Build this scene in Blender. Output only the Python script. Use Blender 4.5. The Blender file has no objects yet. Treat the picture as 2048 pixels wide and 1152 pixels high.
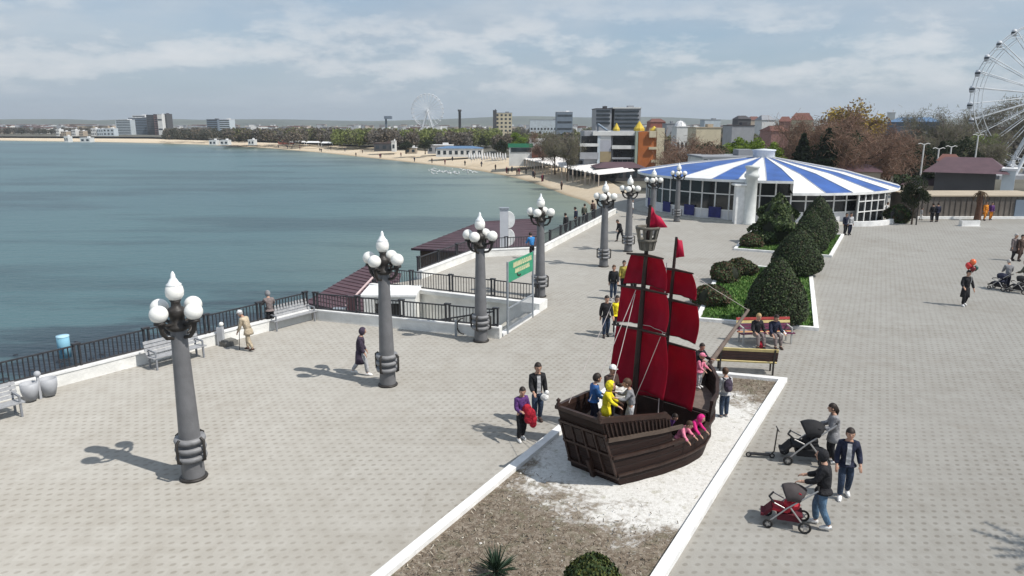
import bpy, bmesh, math, random
import numpy as np
from mathutils import Vector, Matrix
from mathutils.geometry import tessellate_polygon
R = math.radians
SC = bpy.context.scene
COL = SC.collection

# ------------------------------------------------------------------ camera, sky, sun, exposure
FPX, CX, CY, HOR, CAMH = 1450.0, 1024.0, 576.0, 248.0, 8.4
PITCH = math.atan((CY - HOR) / FPX)
cam = bpy.data.cameras.new('camera'); cam.lens = 36 * FPX / 2048; cam.sensor_width = 36
cam.clip_start = .1; cam.clip_end = 20000
camo = bpy.data.objects.new('camera', cam); COL.objects.link(camo)
camo.location = (0, 0, CAMH); camo.rotation_euler = (math.pi / 2 - PITCH, 0, 0)
SC.camera = camo

SUN_EL, SUN_AZ = 53.0, 116.0        # azimuth clockwise from +Y
sd = Vector((math.sin(R(SUN_AZ)) * math.cos(R(SUN_EL)), math.cos(R(SUN_AZ)) * math.cos(R(SUN_EL)), math.sin(R(SUN_EL))))
sl = bpy.data.lights.new('sun', 'SUN'); sl.energy = 3.6; sl.angle = R(.6); sl.color = (1, .955, .89)
so = bpy.data.objects.new('sun', sl); COL.objects.link(so)
so.rotation_euler = (-sd).to_track_quat('-Z', 'Y').to_euler(); so.location = (40, -20, 60)

W = bpy.data.worlds.new('World'); SC.world = W; W.use_nodes = True
nt = W.node_tree; nt.nodes.clear()
def N(t, tree=None, **kw):
    n = (tree or nt).nodes.new(t)
    for k, v in kw.items(): setattr(n, k, v)
    return n
def link(a, b, tree=None): (tree or nt).links.new(a, b)
def math_node(tree, op, a, b=None, clamp=False):
    n = tree.nodes.new('ShaderNodeMath'); n.operation = op; n.use_clamp = clamp
    for i, x in enumerate((a, b)):
        if x is None: continue
        if isinstance(x, (int, float)): n.inputs[i].default_value = x
        else: tree.links.new(x, n.inputs[i])
    return n.outputs[0]
def ramp(tree, fac, stops):
    n = tree.nodes.new('ShaderNodeValToRGB'); el = n.color_ramp.elements
    while len(el) < len(stops): el.new(.5)
    for e, (p, c) in zip(el, stops):
        e.position = p; e.color = (*c, 1) if len(c) == 3 else c
    tree.links.new(fac, n.inputs[0]); return n.outputs[0]
def mixc(tree, fac, a, b, mode='MIX'):
    n = tree.nodes.new('ShaderNodeMix'); n.data_type = 'RGBA'; n.blend_type = mode
    for s, x in ((n.inputs[0], fac), (n.inputs[6], a), (n.inputs[7], b)):
        if isinstance(x, (int, float)): s.default_value = x
        elif isinstance(x, tuple): s.default_value = (*x, 1)
        else: tree.links.new(x, s)
    return n.outputs[2]
tc = N('ShaderNodeTexCoord')
sky = N('ShaderNodeTexSky', sky_type='NISHITA'); sky.sun_disc = False
sky.sun_elevation = R(SUN_EL); sky.sun_rotation = R(SUN_AZ); sky.air_density = 1.0; sky.dust_density = 1.2; sky.ozone_density = 1.2
sep = N('ShaderNodeSeparateXYZ'); link(tc.outputs['Generated'], sep.inputs[0])
zc = math_node(nt, 'MAXIMUM', sep.outputs[2], 0.0)
den = math_node(nt, 'ADD', zc, .13)
px_ = math_node(nt, 'DIVIDE', sep.outputs[0], den); py_ = math_node(nt, 'DIVIDE', sep.outputs[1], den)
cmb = N('ShaderNodeCombineXYZ'); link(px_, cmb.inputs[0]); link(py_, cmb.inputs[1])
def wnoise(scale, detail, rough, off, sx=1.0, sy=1.0):
    mp = N('ShaderNodeMapping'); mp.inputs['Location'].default_value = off; mp.inputs['Scale'].default_value = (sx, sy, 1)
    link(cmb.outputs[0], mp.inputs[0])
    n = N('ShaderNodeTexNoise'); n.inputs['Scale'].default_value = scale; n.inputs['Detail'].default_value = detail; n.inputs['Roughness'].default_value = rough
    link(mp.outputs[0], n.inputs['Vector']); return n.outputs['Fac']
n1 = wnoise(.55, 7, .55, (3.1, 1.7, 0), 1, 1.0)
mpz = N('ShaderNodeMapping'); mpz.inputs['Location'].default_value = (4.37, 2.9, .55); mpz.inputs['Scale'].default_value = (1, 1, 3.0); link(tc.outputs['Generated'], mpz.inputs[0])
def znoise(scale, detail, rough):
    n = N('ShaderNodeTexNoise'); n.inputs['Scale'].default_value = scale; n.inputs['Detail'].default_value = detail; n.inputs['Roughness'].default_value = rough
    link(mpz.outputs[0], n.inputs['Vector']); return n.outputs['Fac']
n2 = znoise(8.5, 9, .60); n4 = znoise(3.0, 6, .55)
n3 = wnoise(.9, 9, .62, (1.2, 9.4, 5.5), 1.0, 1.3)
veil = ramp(nt, math_node(nt, 'ADD', math_node(nt, 'MULTIPLY', n1, .5), math_node(nt, 'MULTIPLY', n4, .5)), [(.38, (0, 0, 0)), (.56, (1, 1, 1))])
puff = ramp(nt, n2, [(.47, (0, 0, 0)), (.56, (.65, .65, .65)), (.68, (1, 1, 1))])
shade = ramp(nt, n3, [(.36, (4.0, 4.7, 5.5)), (.62, (5.7, 6.15, 6.6))])
tinted = mixc(nt, .35, sky.outputs[0], (2.9, 4.6, 6.7))
low = ramp(nt, sep.outputs[2], [(0.0, (1, 1, 1)), (.10, (.25, .25, .25)), (.22, (0, 0, 0))])
c0 = mixc(nt, math_node(nt, 'MULTIPLY', veil, .74), tinted, shade)
c1 = mixc(nt, math_node(nt, 'MULTIPLY', low, .72), c0, (3.7, 4.6, 5.5))
band = ramp(nt, sep.outputs[2], [(.02, (0, 0, 0)), (.05, (1, 1, 1)), (.11, (1, 1, 1)), (.16, (.25, .25, .25)), (.3, (.4, .4, .4))])
c2 = mixc(nt, math_node(nt, 'MULTIPLY', math_node(nt, 'MULTIPLY', puff, band), .72), c1, (7.5, 7.65, 7.8))
bg = N('ShaderNodeBackground'); bg.inputs[1].default_value = .09
link(c2, bg.inputs[0])
wo = N('ShaderNodeOutputWorld'); link(bg.outputs[0], wo.inputs[0])

SC.view_settings.view_transform = 'Standard'; SC.view_settings.look = 'None'
SC.view_settings.exposure = .28; SC.view_settings.gamma = 1; SC.view_settings.use_curve_mapping = False

# ------------------------------------------------------------------ helpers
def at(x, y, z=0.0):
    """ground point seen at a pixel of the photograph (2048 x 1152) on the level z"""
    u = (x - CX) / FPX; v = (y - CY) / FPX
    fy = math.cos(PITCH) - v * math.sin(PITCH); fz = -math.sin(PITCH) - v * math.cos(PITCH)
    t = (z - CAMH) / fz
    return Vector((u * t, fy * t, z))
def zat(y, Y):
    v = (y - CY) / FPX
    return CAMH + (-math.sin(PITCH) - v * math.cos(PITCH)) / (math.cos(PITCH) - v * math.sin(PITCH)) * Y
def xat(x, Y, z):
    d = Y * math.cos(PITCH) - (z - CAMH) * math.sin(PITCH)
    return (x - CX) / FPX * d

_mats = {}
def M(name, c, rough=.65, var=.14, scale=5.0, metal=0.0, bump=0.0, bscale=30.0, c2=None, spec=.4, coords='Object', trans=0.0):
    if name in _mats: return _mats[name]
    m = bpy.data.materials.new(name); m.use_nodes = True; t = m.node_tree
    b = t.nodes['Principled BSDF']
    b.inputs['Roughness'].default_value = rough; b.inputs['Metallic'].default_value = metal
    b.inputs['Specular IOR Level'].default_value = spec
    co = t.nodes.new('ShaderNodeTexCoord')
    n = t.nodes.new('ShaderNodeTexNoise'); n.inputs['Scale'].default_value = scale; n.inputs['Detail'].default_value = 5
    t.links.new(co.outputs[coords], n.inputs['Vector'])
    lo = tuple(x * (1 - var) for x in c); hi = c2 if c2 else tuple(min(1, x * (1 + var)) for x in c)
    t.links.new(ramp(t, n.outputs['Fac'], [(.32, lo), (.68, hi)]), b.inputs['Base Color'])
    if bump:
        n2 = t.nodes.new('ShaderNodeTexNoise'); n2.inputs['Scale'].default_value = bscale; n2.inputs['Detail'].default_value = 4
        t.links.new(co.outputs[coords], n2.inputs['Vector'])
        bp = t.nodes.new('ShaderNodeBump'); bp.inputs['Strength'].default_value = bump; bp.inputs['Distance'].default_value = .05
        t.links.new(n2.outputs['Fac'], bp.inputs['Height']); t.links.new(bp.outputs[0], b.inputs['Normal'])
    if trans:
        tr = t.nodes.new('ShaderNodeBsdfTranslucent'); t.links.new(b.inputs['Base Color'].links[0].from_socket, tr.inputs['Color'])
        mx = t.nodes.new('ShaderNodeMixShader'); mx.inputs[0].default_value = trans; out = t.nodes['Material Output']
        t.links.new(b.outputs[0], mx.inputs[1]); t.links.new(tr.outputs[0], mx.inputs[2]); t.links.new(mx.outputs[0], out.inputs['Surface'])
    _mats[name] = m; return m

class MB:
    """collects shapes for ONE mesh"""
    def __init__(s): s.v = []; s.f = []; s.m = []; s.s = []
    def add(s, vs, fs, m=0, smooth=False):
        o = len(s.v); s.v += [tuple(v) for v in vs]
        for f in fs: s.f.append(tuple(i + o for i in f)); s.m.append(m); s.s.append(smooth)
        return s
    def box(s, c, d, rz=0, m=0, rx=0, ry=0):
        x, y, z = d[0] / 2, d[1] / 2, d[2] / 2
        vs = [Vector((a * x, b * y, e * z)) for e in (-1, 1) for a, b in ((-1, -1), (1, -1), (1, 1), (-1, 1))]
        if rx or ry or rz:
            mt = Matrix.Rotation(rz, 3, 'Z') @ Matrix.Rotation(ry, 3, 'Y') @ Matrix.Rotation(rx, 3, 'X')
            vs = [mt @ v for v in vs]
        c = Vector(c)
        return s.add([v + c for v in vs], [(0, 3, 2, 1), (4, 5, 6, 7), (0, 1, 5, 4), (1, 2, 6, 5), (2, 3, 7, 6), (3, 0, 4, 7)], m)
    def bar(s, p, q, w, h, m=0):
        """box from p to q, w across (level), h high"""
        p = Vector(p); q = Vector(q); d = q - p; u = d.normalized()
        a = u.cross(Vector((0, 0, 1)))
        a = a.normalized() if a.length > 1e-4 else Vector((1, 0, 0))
        b = a.cross(u)
        vs = [e + a * (i * w / 2) + b * (j * h / 2) for e in (p, q) for i, j in ((-1, -1), (1, -1), (1, 1), (-1, 1))]
        return s.add(vs, [(0, 1, 2, 3), (7, 6, 5, 4), (0, 4, 5, 1), (1, 5, 6, 2), (2, 6, 7, 3), (3, 7, 4, 0)], m)
    def tube(s, pts, r, n=8, m=0, caps=True):
        pts = [Vector(p) for p in pts]; k = len(pts)
        rs = list(r) if isinstance(r, (list, tuple)) else [r] * k
        vs = []; prev = None
        for i, p in enumerate(pts):
            d = (pts[min(i + 1, k - 1)] - pts[max(i - 1, 0)]).normalized()
            a = prev - d * prev.dot(d) if prev is not None else d.orthogonal()
            if a.length < 1e-5: a = d.orthogonal()
            a.normalize(); prev = a; b = d.cross(a)
            vs += [p + (a * math.cos(2 * math.pi * j / n) + b * math.sin(2 * math.pi * j / n)) * rs[i] for j in range(n)]
        fs = [(i * n + j, i * n + (j + 1) % n, (i + 1) * n + (j + 1) % n, (i + 1) * n + j) for i in range(k - 1) for j in range(n)]
        s.add(vs, fs, m, True)
        if caps:
            s.add(vs[:n], [tuple(range(n - 1, -1, -1))], m); s.add(vs[-n:], [tuple(range(n))], m)
        return s
    def lathe(s, prof, c=(0, 0, 0), n=16, m=0, smooth=True, sx=1, sy=1, a0=0, a1=2 * math.pi):
        c = Vector(c); full = abs(a1 - a0 - 2 * math.pi) < 1e-6; nn = n if full else n + 1
        vs = [c + Vector((r * sx * math.cos(a0 + (a1 - a0) * j / n), r * sy * math.sin(a0 + (a1 - a0) * j / n), z)) for r, z in prof for j in range(nn)]
        fs = [(i * nn + j, i * nn + (j + 1) % nn, (i + 1) * nn + (j + 1) % nn, (i + 1) * nn + j) for i in range(len(prof) - 1) for j in range(n)]
        return s.add(vs, fs, m, smooth)
    def ball(s, c, r, n=14, k=9, m=0):
        r = (r, r, r) if isinstance(r, (int, float)) else r
        vs = [(c[0] + r[0] * math.sin(math.pi * i / k) * math.cos(2 * math.pi * j / n), c[1] + r[1] * math.sin(math.pi * i / k) * math.sin(2 * math.pi * j / n), c[2] - r[2] * math.cos(math.pi * i / k)) for i in range(k + 1) for j in range(n)]
        fs = [(i * n + j, i * n + (j + 1) % n, (i + 1) * n + (j + 1) % n, (i + 1) * n + j) for i in range(k) for j in range(n)]
        return s.add(vs, fs, m, True)
    def prism(s, poly, z0, z1, m=0, bottom=True):
        n = len(poly); a = [Vector((p[0], p[1], z0)) for p in poly]; b = [Vector((p[0], p[1], z1)) for p in poly]
        tri = tessellate_polygon([b])
        up = []
        for t in tri:
            nz = (b[t[1]] - b[t[0]]).cross(b[t[2]] - b[t[0]]).z
            up.append(tuple(t) if nz > 0 else (t[0], t[2], t[1]))
        s.add(b, up, m)
        if bottom: s.add(a, [(t[0], t[2], t[1]) for t in up], m)
        area = sum(a[i].x * a[(i + 1) % n].y - a[(i + 1) % n].x * a[i].y for i in range(n))
        sd_ = [(i, (i + 1) % n, n + (i + 1) % n, n + i) for i in range(n)]
        if area < 0: sd_ = [t[::-1] for t in sd_]
        return s.add(a + b, sd_, m)
    def sheet(s, poly, z, m=0):
        b = [Vector((p[0], p[1], z if z is not None else p[2])) for p in poly]
        up = []
        for t in tessellate_polygon([b]):
            nz = (b[t[1]] - b[t[0]]).cross(b[t[2]] - b[t[0]]).z
            up.append(tuple(t) if nz > 0 else (t[0], t[2], t[1]))
        return s.add(b, up, m)
    def mesh(s, name, mats):
        me = bpy.data.meshes.new(name); me.from_pydata(s.v, [], s.f)
        for x in (mats if isinstance(mats, (list, tuple)) else [mats]): me.materials.append(x)
        me.polygons.foreach_set('material_index', s.m); me.polygons.foreach_set('use_smooth', s.s)
        me.update(); return me
    def build(s, name, mats, parent=None):
        o = bpy.data.objects.new(name, s.mesh(name, mats)); COL.objects.link(o)
        if parent: o.parent = parent
        return o

def thing(name, label, cat, loc=(0, 0, 0), rz=0, group=None):
    o = bpy.data.objects.new(name, None); COL.objects.link(o); o.empty_display_size = .2
    o.location = loc; o.rotation_euler = (0, 0, rz); tag(o, label, cat, group); return o
def tag(o, label=None, cat=None, group=None, kind=None):
    if label: o['label'] = label
    if cat: o['category'] = cat
    if group: o['group'] = group
    if kind: o['kind'] = kind
    return o
_kids = {}
def kids(o): return [c for c in COL.objects if c.parent == o]
def dup(root, loc, rz, label=None, group=None, scale=None):
    r = root.copy(); COL.objects.link(r); r.location = loc; r.rotation_euler = (0, 0, rz)
    if scale: r.scale = (scale,) * 3 if isinstance(scale, (int, float)) else scale
    if label: r['label'] = label
    if group: r['group'] = group
    key = root.name
    if key not in _kids: _kids[key] = [(c, kids(c)) for c in kids(root)]
    for c, gs in _kids[key]:
        d = c.copy(); COL.objects.link(d); d.parent = r
        for g in gs:
            e = g.copy(); COL.objects.link(e); e.parent = d
    return r
def quads(name, cen, a, b, mats, mi=None, parent=None):
    """many small quads (leaves, grass) as one mesh; numpy arrays"""
    n = len(cen); v = np.empty((n, 4, 3)); v[:, 0] = cen - a - b; v[:, 1] = cen + a - b; v[:, 2] = cen + a + b; v[:, 3] = cen - a + b
    me = bpy.data.meshes.new(name); me.vertices.add(4 * n); me.vertices.foreach_set('co', v.ravel())
    me.loops.add(4 * n); me.loops.foreach_set('vertex_index', np.arange(4 * n, dtype=np.int32))
    me.polygons.add(n); me.polygons.foreach_set('loop_start', np.arange(0, 4 * n, 4, dtype=np.int32)); me.polygons.foreach_set('loop_total', np.full(n, 4, dtype=np.int32))
    for x in (mats if isinstance(mats, (list, tuple)) else [mats]): me.materials.append(x)
    if mi is not None: me.polygons.foreach_set('material_index', np.asarray(mi, dtype=np.int32))
    me.update(); me.validate()
    o = bpy.data.objects.new(name, me); COL.objects.link(o)
    if parent: o.parent = parent
    return o
def randvec(rng, n):
    v = rng.normal(size=(n, 3)); return v / np.linalg.norm(v, axis=1, keepdims=True)
def leafquads(rng, cen, size, nrm=None, jit=.8):
    n = len(cen); d = randvec(rng, n)
    if nrm is not None: d = nrm + d * jit; d /= np.linalg.norm(d, axis=1, keepdims=True)
    a = np.cross(d, randvec(rng, n)); a /= np.linalg.norm(a, axis=1, keepdims=True) + 1e-9
    b = np.cross(d, a); s = (size * (.6 + .8 * rng.random(n)))[:, None]
    return cen, a * s, b * s * .75

# ------------------------------------------------------------------ materials of the setting
def new_mat(name):
    m = bpy.data.materials.new(name); m.use_nodes = True; return m, m.node_tree, m.node_tree.nodes['Principled BSDF']
def tnoise(t, vec, scale, detail=5, rough=.55):
    n = t.nodes.new('ShaderNodeTexNoise'); n.inputs['Scale'].default_value = scale; n.inputs['Detail'].default_value = detail; n.inputs['Roughness'].default_value = rough
    t.links.new(vec, n.inputs['Vector']); return n.outputs['Fac']
def paver_material():
    m, t, b = new_mat('concrete_pavers'); g = t.nodes.new('ShaderNodeNewGeometry'); pos = g.outputs['Position']
    s = t.nodes.new('ShaderNodeSeparateXYZ'); t.links.new(pos, s.inputs[0])
    v = math_node(t, 'DIVIDE', s.outputs[1], .25); row = math_node(t, 'FLOOR', v)
    u = math_node(t, 'ADD', math_node(t, 'DIVIDE', s.outputs[0], .25), math_node(t, 'MULTIPLY', row, .5))
    fx = math_node(t, 'SUBTRACT', math_node(t, 'FRACT', u), .5); fy = math_node(t, 'SUBTRACT', math_node(t, 'FRACT', v), .5)
    fx2 = math_node(t, 'SUBTRACT', fx, math_node(t, 'MULTIPLY', fy, .35))
    r = math_node(t, 'ADD', math_node(t, 'POWER', math_node(t, 'DIVIDE', fx2, .27), 2), math_node(t, 'POWER', math_node(t, 'DIVIDE', fy, .24), 2))
    dot = ramp(t, r, [(.35, (1, 1, 1)), (1.0, (0, 0, 0))])
    big = tnoise(t, pos, .16, 4); mid = tnoise(t, pos, 1.6, 6, .65); fine = tnoise(t, pos, 22, 3)
    base = ramp(t, big, [(.3, (.335, .315, .28)), (.7, (.395, .38, .345))])
    base = mixc(t, .5, base, ramp(t, mid, [(.25, (.29, .265, .23)), (.7, (.42, .405, .37))]))
    # each row of cells has its own tone
    wn = t.nodes.new('ShaderNodeTexWhiteNoise'); wn.noise_dimensions = '2D'
    cc = t.nodes.new('ShaderNodeCombineXYZ'); t.links.new(math_node(t, 'FLOOR', u), cc.inputs[0]); t.links.new(row, cc.inputs[1]); t.links.new(cc.outputs[0], wn.inputs['Vector'])
    base = mixc(t, .12, base, ramp(t, wn.outputs['Value'], [(0, (.24, .22, .185)), (1, (.50, .49, .46))]))
    wear = ramp(t, tnoise(t, pos, .33, 5, .6), [(.35, (.35, .35, .35)), (.62, (1, 1, 1))])
    base = mixc(t, math_node(t, 'MULTIPLY', math_node(t, 'MULTIPLY', dot, .56), wear), base, (.16, .14, .11))
    # slabs relaid in another tone, in strips of eight rows
    sl_ = t.nodes.new('ShaderNodeTexWhiteNoise'); sl_.noise_dimensions = '2D'; c8 = t.nodes.new('ShaderNodeCombineXYZ')
    t.links.new(math_node(t, 'FLOOR', math_node(t, 'DIVIDE', s.outputs[0], 2.0)), c8.inputs[0]); t.links.new(math_node(t, 'FLOOR', math_node(t, 'DIVIDE', s.outputs[1], 2.0)), c8.inputs[1]); t.links.new(c8.outputs[0], sl_.inputs['Vector'])
    base = mixc(t, .14, base, ramp(t, sl_.outputs['Value'], [(0, (.27, .245, .205)), (.5, (.36, .345, .31)), (1, (.46, .45, .42))]))
    st = ramp(t, tnoise(t, pos, .5, 6, .7), [(.60, (0, 0, 0)), (.78, (1, 1, 1))])
    base = mixc(t, math_node(t, 'MULTIPLY', st, .30), base, (.30, .25, .185))
    sp_ = ramp(t, tnoise(t, pos, 3.1, 3, .5), [(.70, (0, 0, 0)), (.74, (1, 1, 1))]); base = mixc(t, math_node(t, 'MULTIPLY', sp_, .35), base, (.16, .145, .12))
    t.links.new(base, b.inputs['Base Color']); b.inputs['Roughness'].default_value = .8; b.inputs['Specular IOR Level'].default_value = .25; b.inputs['Diffuse Roughness'].default_value = 1.0
    bp = t.nodes.new('ShaderNodeBump'); bp.inputs['Strength'].default_value = .25; bp.inputs['Distance'].default_value = .02
    t.links.new(math_node(t, 'SUBTRACT', fine, dot), bp.inputs['Height']); t.links.new(bp.outputs[0], b.inputs['Normal'])
    return m
def water_material():
    m, t, b = new_mat('sea_water'); g = t.nodes.new('ShaderNodeNewGeometry'); pos = g.outputs['Position']
    at_ = t.nodes.new('ShaderNodeAttribute'); at_.attribute_name = 'depth'
    sp = t.nodes.new('ShaderNodeSeparateColor'); t.links.new(at_.outputs['Color'], sp.inputs[0])
    mp = t.nodes.new('ShaderNodeMapping'); mp.inputs['Rotation'].default_value = (0, 0, R(-12)); mp.inputs['Scale'].default_value = (.25, 1, 1); t.links.new(pos, mp.inputs[0])
    st = tnoise(t, mp.outputs[0], .055, 6, .6); st2 = tnoise(t, mp.outputs[0], .16, 6, .65)
    deep = ramp(t, tnoise(t, pos, .012, 4), [(.3, (.058, .118, .134)), (.7, (.080, .156, .162))])
    c = mixc(t, sp.outputs[0], deep, (.22, .25, .19))
    w = math_node(t, 'MULTIPLY', ramp(t, st, [(.48, (0, 0, 0)), (.60, (1, 1, 1))]), .55)
    c = mixc(t, w, c, (.020, .046, .056))
    weed = math_node(t, 'MULTIPLY', ramp(t, math_node(t, 'ADD', st2, math_node(t, 'MULTIPLY', sp.outputs[1], .20)), [(.60, (0, 0, 0)), (.70, (1, 1, 1))]), sp.outputs[1])
    c = mixc(t, weed, c, (.012, .020, .032))
    t.links.new(c, b.inputs['Base Color']); b.inputs['Roughness'].default_value = .30; b.inputs['IOR'].default_value = 1.33
    b.inputs['Specular IOR Level'].default_value = .5
    mp2 = t.nodes.new('ShaderNodeMapping'); mp2.inputs['Rotation'].default_value = (0, 0, R(20)); mp2.inputs['Scale'].default_value = (.5, 1.5, 1); t.links.new(pos, mp2.inputs[0])
    wv = math_node(t, 'ADD', tnoise(t, mp2.outputs[0], .35, 6, .65), math_node(t, 'MULTIPLY', tnoise(t, mp2.outputs[0], 1.6, 4, .6), .5))
    bp = t.nodes.new('ShaderNodeBump'); bp.inputs['Strength'].default_value = .6; bp.inputs['Distance'].default_value = .35
    t.links.new(wv, bp.inputs['Height']); t.links.new(bp.outputs[0], b.inputs['Normal'])
    return m
def sand_material():
    m, t, b = new_mat('beach_sand'); g = t.nodes.new('ShaderNodeNewGeometry'); pos = g.outputs['Position']
    c = ramp(t, tnoise(t, pos, .05, 6, .65), [(.3, (.50, .41, .29)), (.7, (.60, .52, .41))])
    c = mixc(t, .4, c, ramp(t, tnoise(t, pos, .7, 5, .7), [(.3, (.42, .33, .22)), (.7, (.62, .54, .42))]))
    at_ = t.nodes.new('ShaderNodeAttribute'); at_.attribute_name = 'wet'
    c = mixc(t, at_.outputs['Fac'], c, (.20, .15, .09))
    t.links.new(c, b.inputs['Base Color']); b.inputs['Roughness'].default_value = .9; b.inputs['Specular IOR Level'].default_value = .2; b.inputs['Diffuse Roughness'].default_value = 1.0
    return m
def soil_material():
    m, t, b = new_mat('soil_and_white_gravel'); g = t.nodes.new('ShaderNodeNewGeometry'); pos = g.outputs['Position']
    s = t.nodes.new('ShaderNodeSeparateXYZ'); t.links.new(pos, s.inputs[0])
    # distance along the bed from the middle of the boat
    dx = math_node(t, 'SUBTRACT', s.outputs[0], 4.3); dy = math_node(t, 'SUBTRACT', s.outputs[1], 17.9)
    al = math_node(t, 'ADD', math_node(t, 'MULTIPLY', dx, .55), math_node(t, 'MULTIPLY', dy, .83))
    ac = math_node(t, 'SUBTRACT', math_node(t, 'MULTIPLY', dx, .83), math_node(t, 'MULTIPLY', dy, .55))
    d = math_node(t, 'POWER', math_node(t, 'ADD', math_node(t, 'POWER', math_node(t, 'DIVIDE', al, 4.7), 2), math_node(t, 'POWER', math_node(t, 'DIVIDE', ac, 4.6), 2)), .5)
    ns = tnoise(t, pos, .75, 7, .68); nf = tnoise(t, pos, 9, 4, .6); nm = tnoise(t, pos, 3.2, 5, .7)
    k = math_node(t, 'ADD', d, math_node(t, 'MULTIPLY', math_node(t, 'SUBTRACT', ns, .5), 1.25))
    k = math_node(t, 'ADD', k, math_node(t, 'MULTIPLY', math_node(t, 'SUBTRACT', nf, .5), .6))
    grav = ramp(t, k, [(.78, (1, 1, 1)), (1.20, (0, 0, 0))])
    soil = mixc(t, ramp(t, nf, [(.45, (0, 0, 0)), (.7, (1, 1, 1))]), (.155, .122, .092), (.29, .25, .20))
    soil = mixc(t, ramp(t, nm, [(.5, (0, 0, 0)), (.72, (1, 1, 1))]), soil, (.13, .125, .08))
    spk = ramp(t, tnoise(t, pos, 26, 2, .5), [(.60, (0, 0, 0)), (.66, (1, 1, 1))])
    soil = mixc(t, math_node(t, 'MULTIPLY', spk, .45), soil, (.50, .46, .39))
    gcol = ramp(t, tnoise(t, pos, 14, 5, .7), [(.25, (.42, .40, .36)), (.50, (.66, .645, .61)), (.8, (.76, .75, .72))])
    gcol = mixc(t, ramp(t, nm, [(.56, (0, 0, 0)), (.8, (1, 1, 1))]), gcol, (.33, .31, .22))
    t.links.new(mixc(t, grav, soil, gcol), b.inputs['Base Color']); b.inputs['Roughness'].default_value = .95; b.inputs['Specular IOR Level'].default_value = .15
    bp = t.nodes.new('ShaderNodeBump'); bp.inputs['Strength'].default_value = .4; bp.inputs['Distance'].default_value = .04
    t.links.new(math_node(t, 'ADD', nf, tnoise(t, pos, 30, 3)), bp.inputs['Height']); t.links.new(bp.outputs[0], b.inputs['Normal'])
    return m
def stripe_roof():
    return [M('roof_white_sheet', (.78, .78, .78), .45, .10, .9), M('roof_blue_sheet', (.038, .105, .34), .45, .22, .7)]
WHITE = M('white_painted_wall', (.80, .795, .76), .7, .13, 1.3, bump=.35, bscale=9)
KERB = M('white_kerb_paint', (.79, .79, .775), .7, .12, 2.2, bump=.3, bscale=8)
IRON = M('dark_iron', (.055, .055, .06), .45, .25, 6, metal=.3)
GREY = M('lamp_grey_paint', (.155, .155, .16), .48, .16, 2.5, bump=.15, bscale=25)
GREYL = M('lamp_band_grey', (.22, .22, .225), .5, .2, 6)
DARK = M('dark_bronze', (.032, .028, .025), .5, .3, 8)
GLOBE = M('opal_globe', (.86, .85, .80), .25, .03, 4, spec=.5)
TIMBER = M('grey_bench_timber', (.33, .335, .345), .7, .18, 9)
BLACK = M('black_cloth', (.014, .014, .016), .8, .25, 9)

# ------------------------------------------------------------------ the setting
def struct(name, mb, mats):
    o = mb.build(name, mats); o['kind'] = 'structure'; return o
SEA_Z = -5.0
def resample(pts, n):
    pts = [Vector(p) for p in pts]; L = [0]
    for a, b in zip(pts, pts[1:]): L.append(L[-1] + (b - a).length)
    out = []
    for i in range(n):
        d = L[-1] * i / (n - 1); k = max(j for j in range(len(L) - 1) if L[j] <= d + 1e-9)
        out.append(pts[k].lerp(pts[k + 1], (d - L[k]) / max(1e-9, L[k + 1] - L[k])))
    return out
wl = [at(x, y, SEA_Z) for x, y in ((0, 281), (250, 285), (400, 289), (530, 296), (650, 306), (760, 318), (850, 328), (950, 340), (1030, 355), (1080, 370), (1130, 390), (1170, 402))]
wl = [Vector((-1400, 960, -5)), Vector((-800, 790, -5))] + wl + [Vector((14, 105, -5)), Vector((11.5, 84, -5)), Vector((9.0, 74, -5))]
si = [at(x, y, z) for x, y, z in ((0, 276, -4.6), (300, 277.5, -4.6), (500, 284, -4.5), (600, 288, -4.2), (750, 295, -3.7), (900, 305, -3.3), (1030, 318, -3), (1100, 323, -3), (1180, 350, -3), (1205, 362, -3))]
si = [Vector((-1400, 1130, -4.6)), Vector((-800, 900, -4.6))] + si + [Vector((19.5, 115, -3)), Vector((17, 90, -3)), Vector((13, 76, -3))]
# sea
NA, NR = 150, 110
wls = np.array([[p.x, p.y] for p in resample(wl, 400)])
wall_line = np.array([[-20.2 + 11.4 * i / 60, 15.1 + 15.7 * i / 60] for i in range(-60, 62)])
mb = MB(); cols = []
for i in range(NR + 1):
    r = 14 * (6600 / 14) ** (i / NR)
    for j in range(NA + 1):
        a = R(-112 + 142 * j / NA); mb.v.append((r * math.sin(a), r * math.cos(a), SEA_Z))
mb.f = [(i * (NA + 1) + j, (i + 1) * (NA + 1) + j, (i + 1) * (NA + 1) + j + 1, i * (NA + 1) + j + 1)[::-1] for i in range(NR) for j in range(NA)]
mb.m = [0] * len(mb.f); mb.s = [True] * len(mb.f)
sea = struct('sea', mb, water_material())
vv = np.array(mb.v)[:, :2]
dsh = np.sqrt(((vv[:, None, :] - wls[None, ::2, :]) ** 2).sum(2)).min(1)
dwl = np.sqrt(((vv[:, None, :] - wall_line[None]) ** 2).sum(2)).min(1)
ca = sea.data.color_attributes.new('depth', 'FLOAT_COLOR', 'POINT'); cd = np.zeros((len(vv), 4)); cd[:, 3] = 1
cd[:, 0] = np.clip(1 - dsh / 45, 0, 1) ** 1.6 * .9; cd[:, 1] = np.clip((42 - dwl) / 24, 0, 1)
ca.data.foreach_set('color', cd.ravel())
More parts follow.
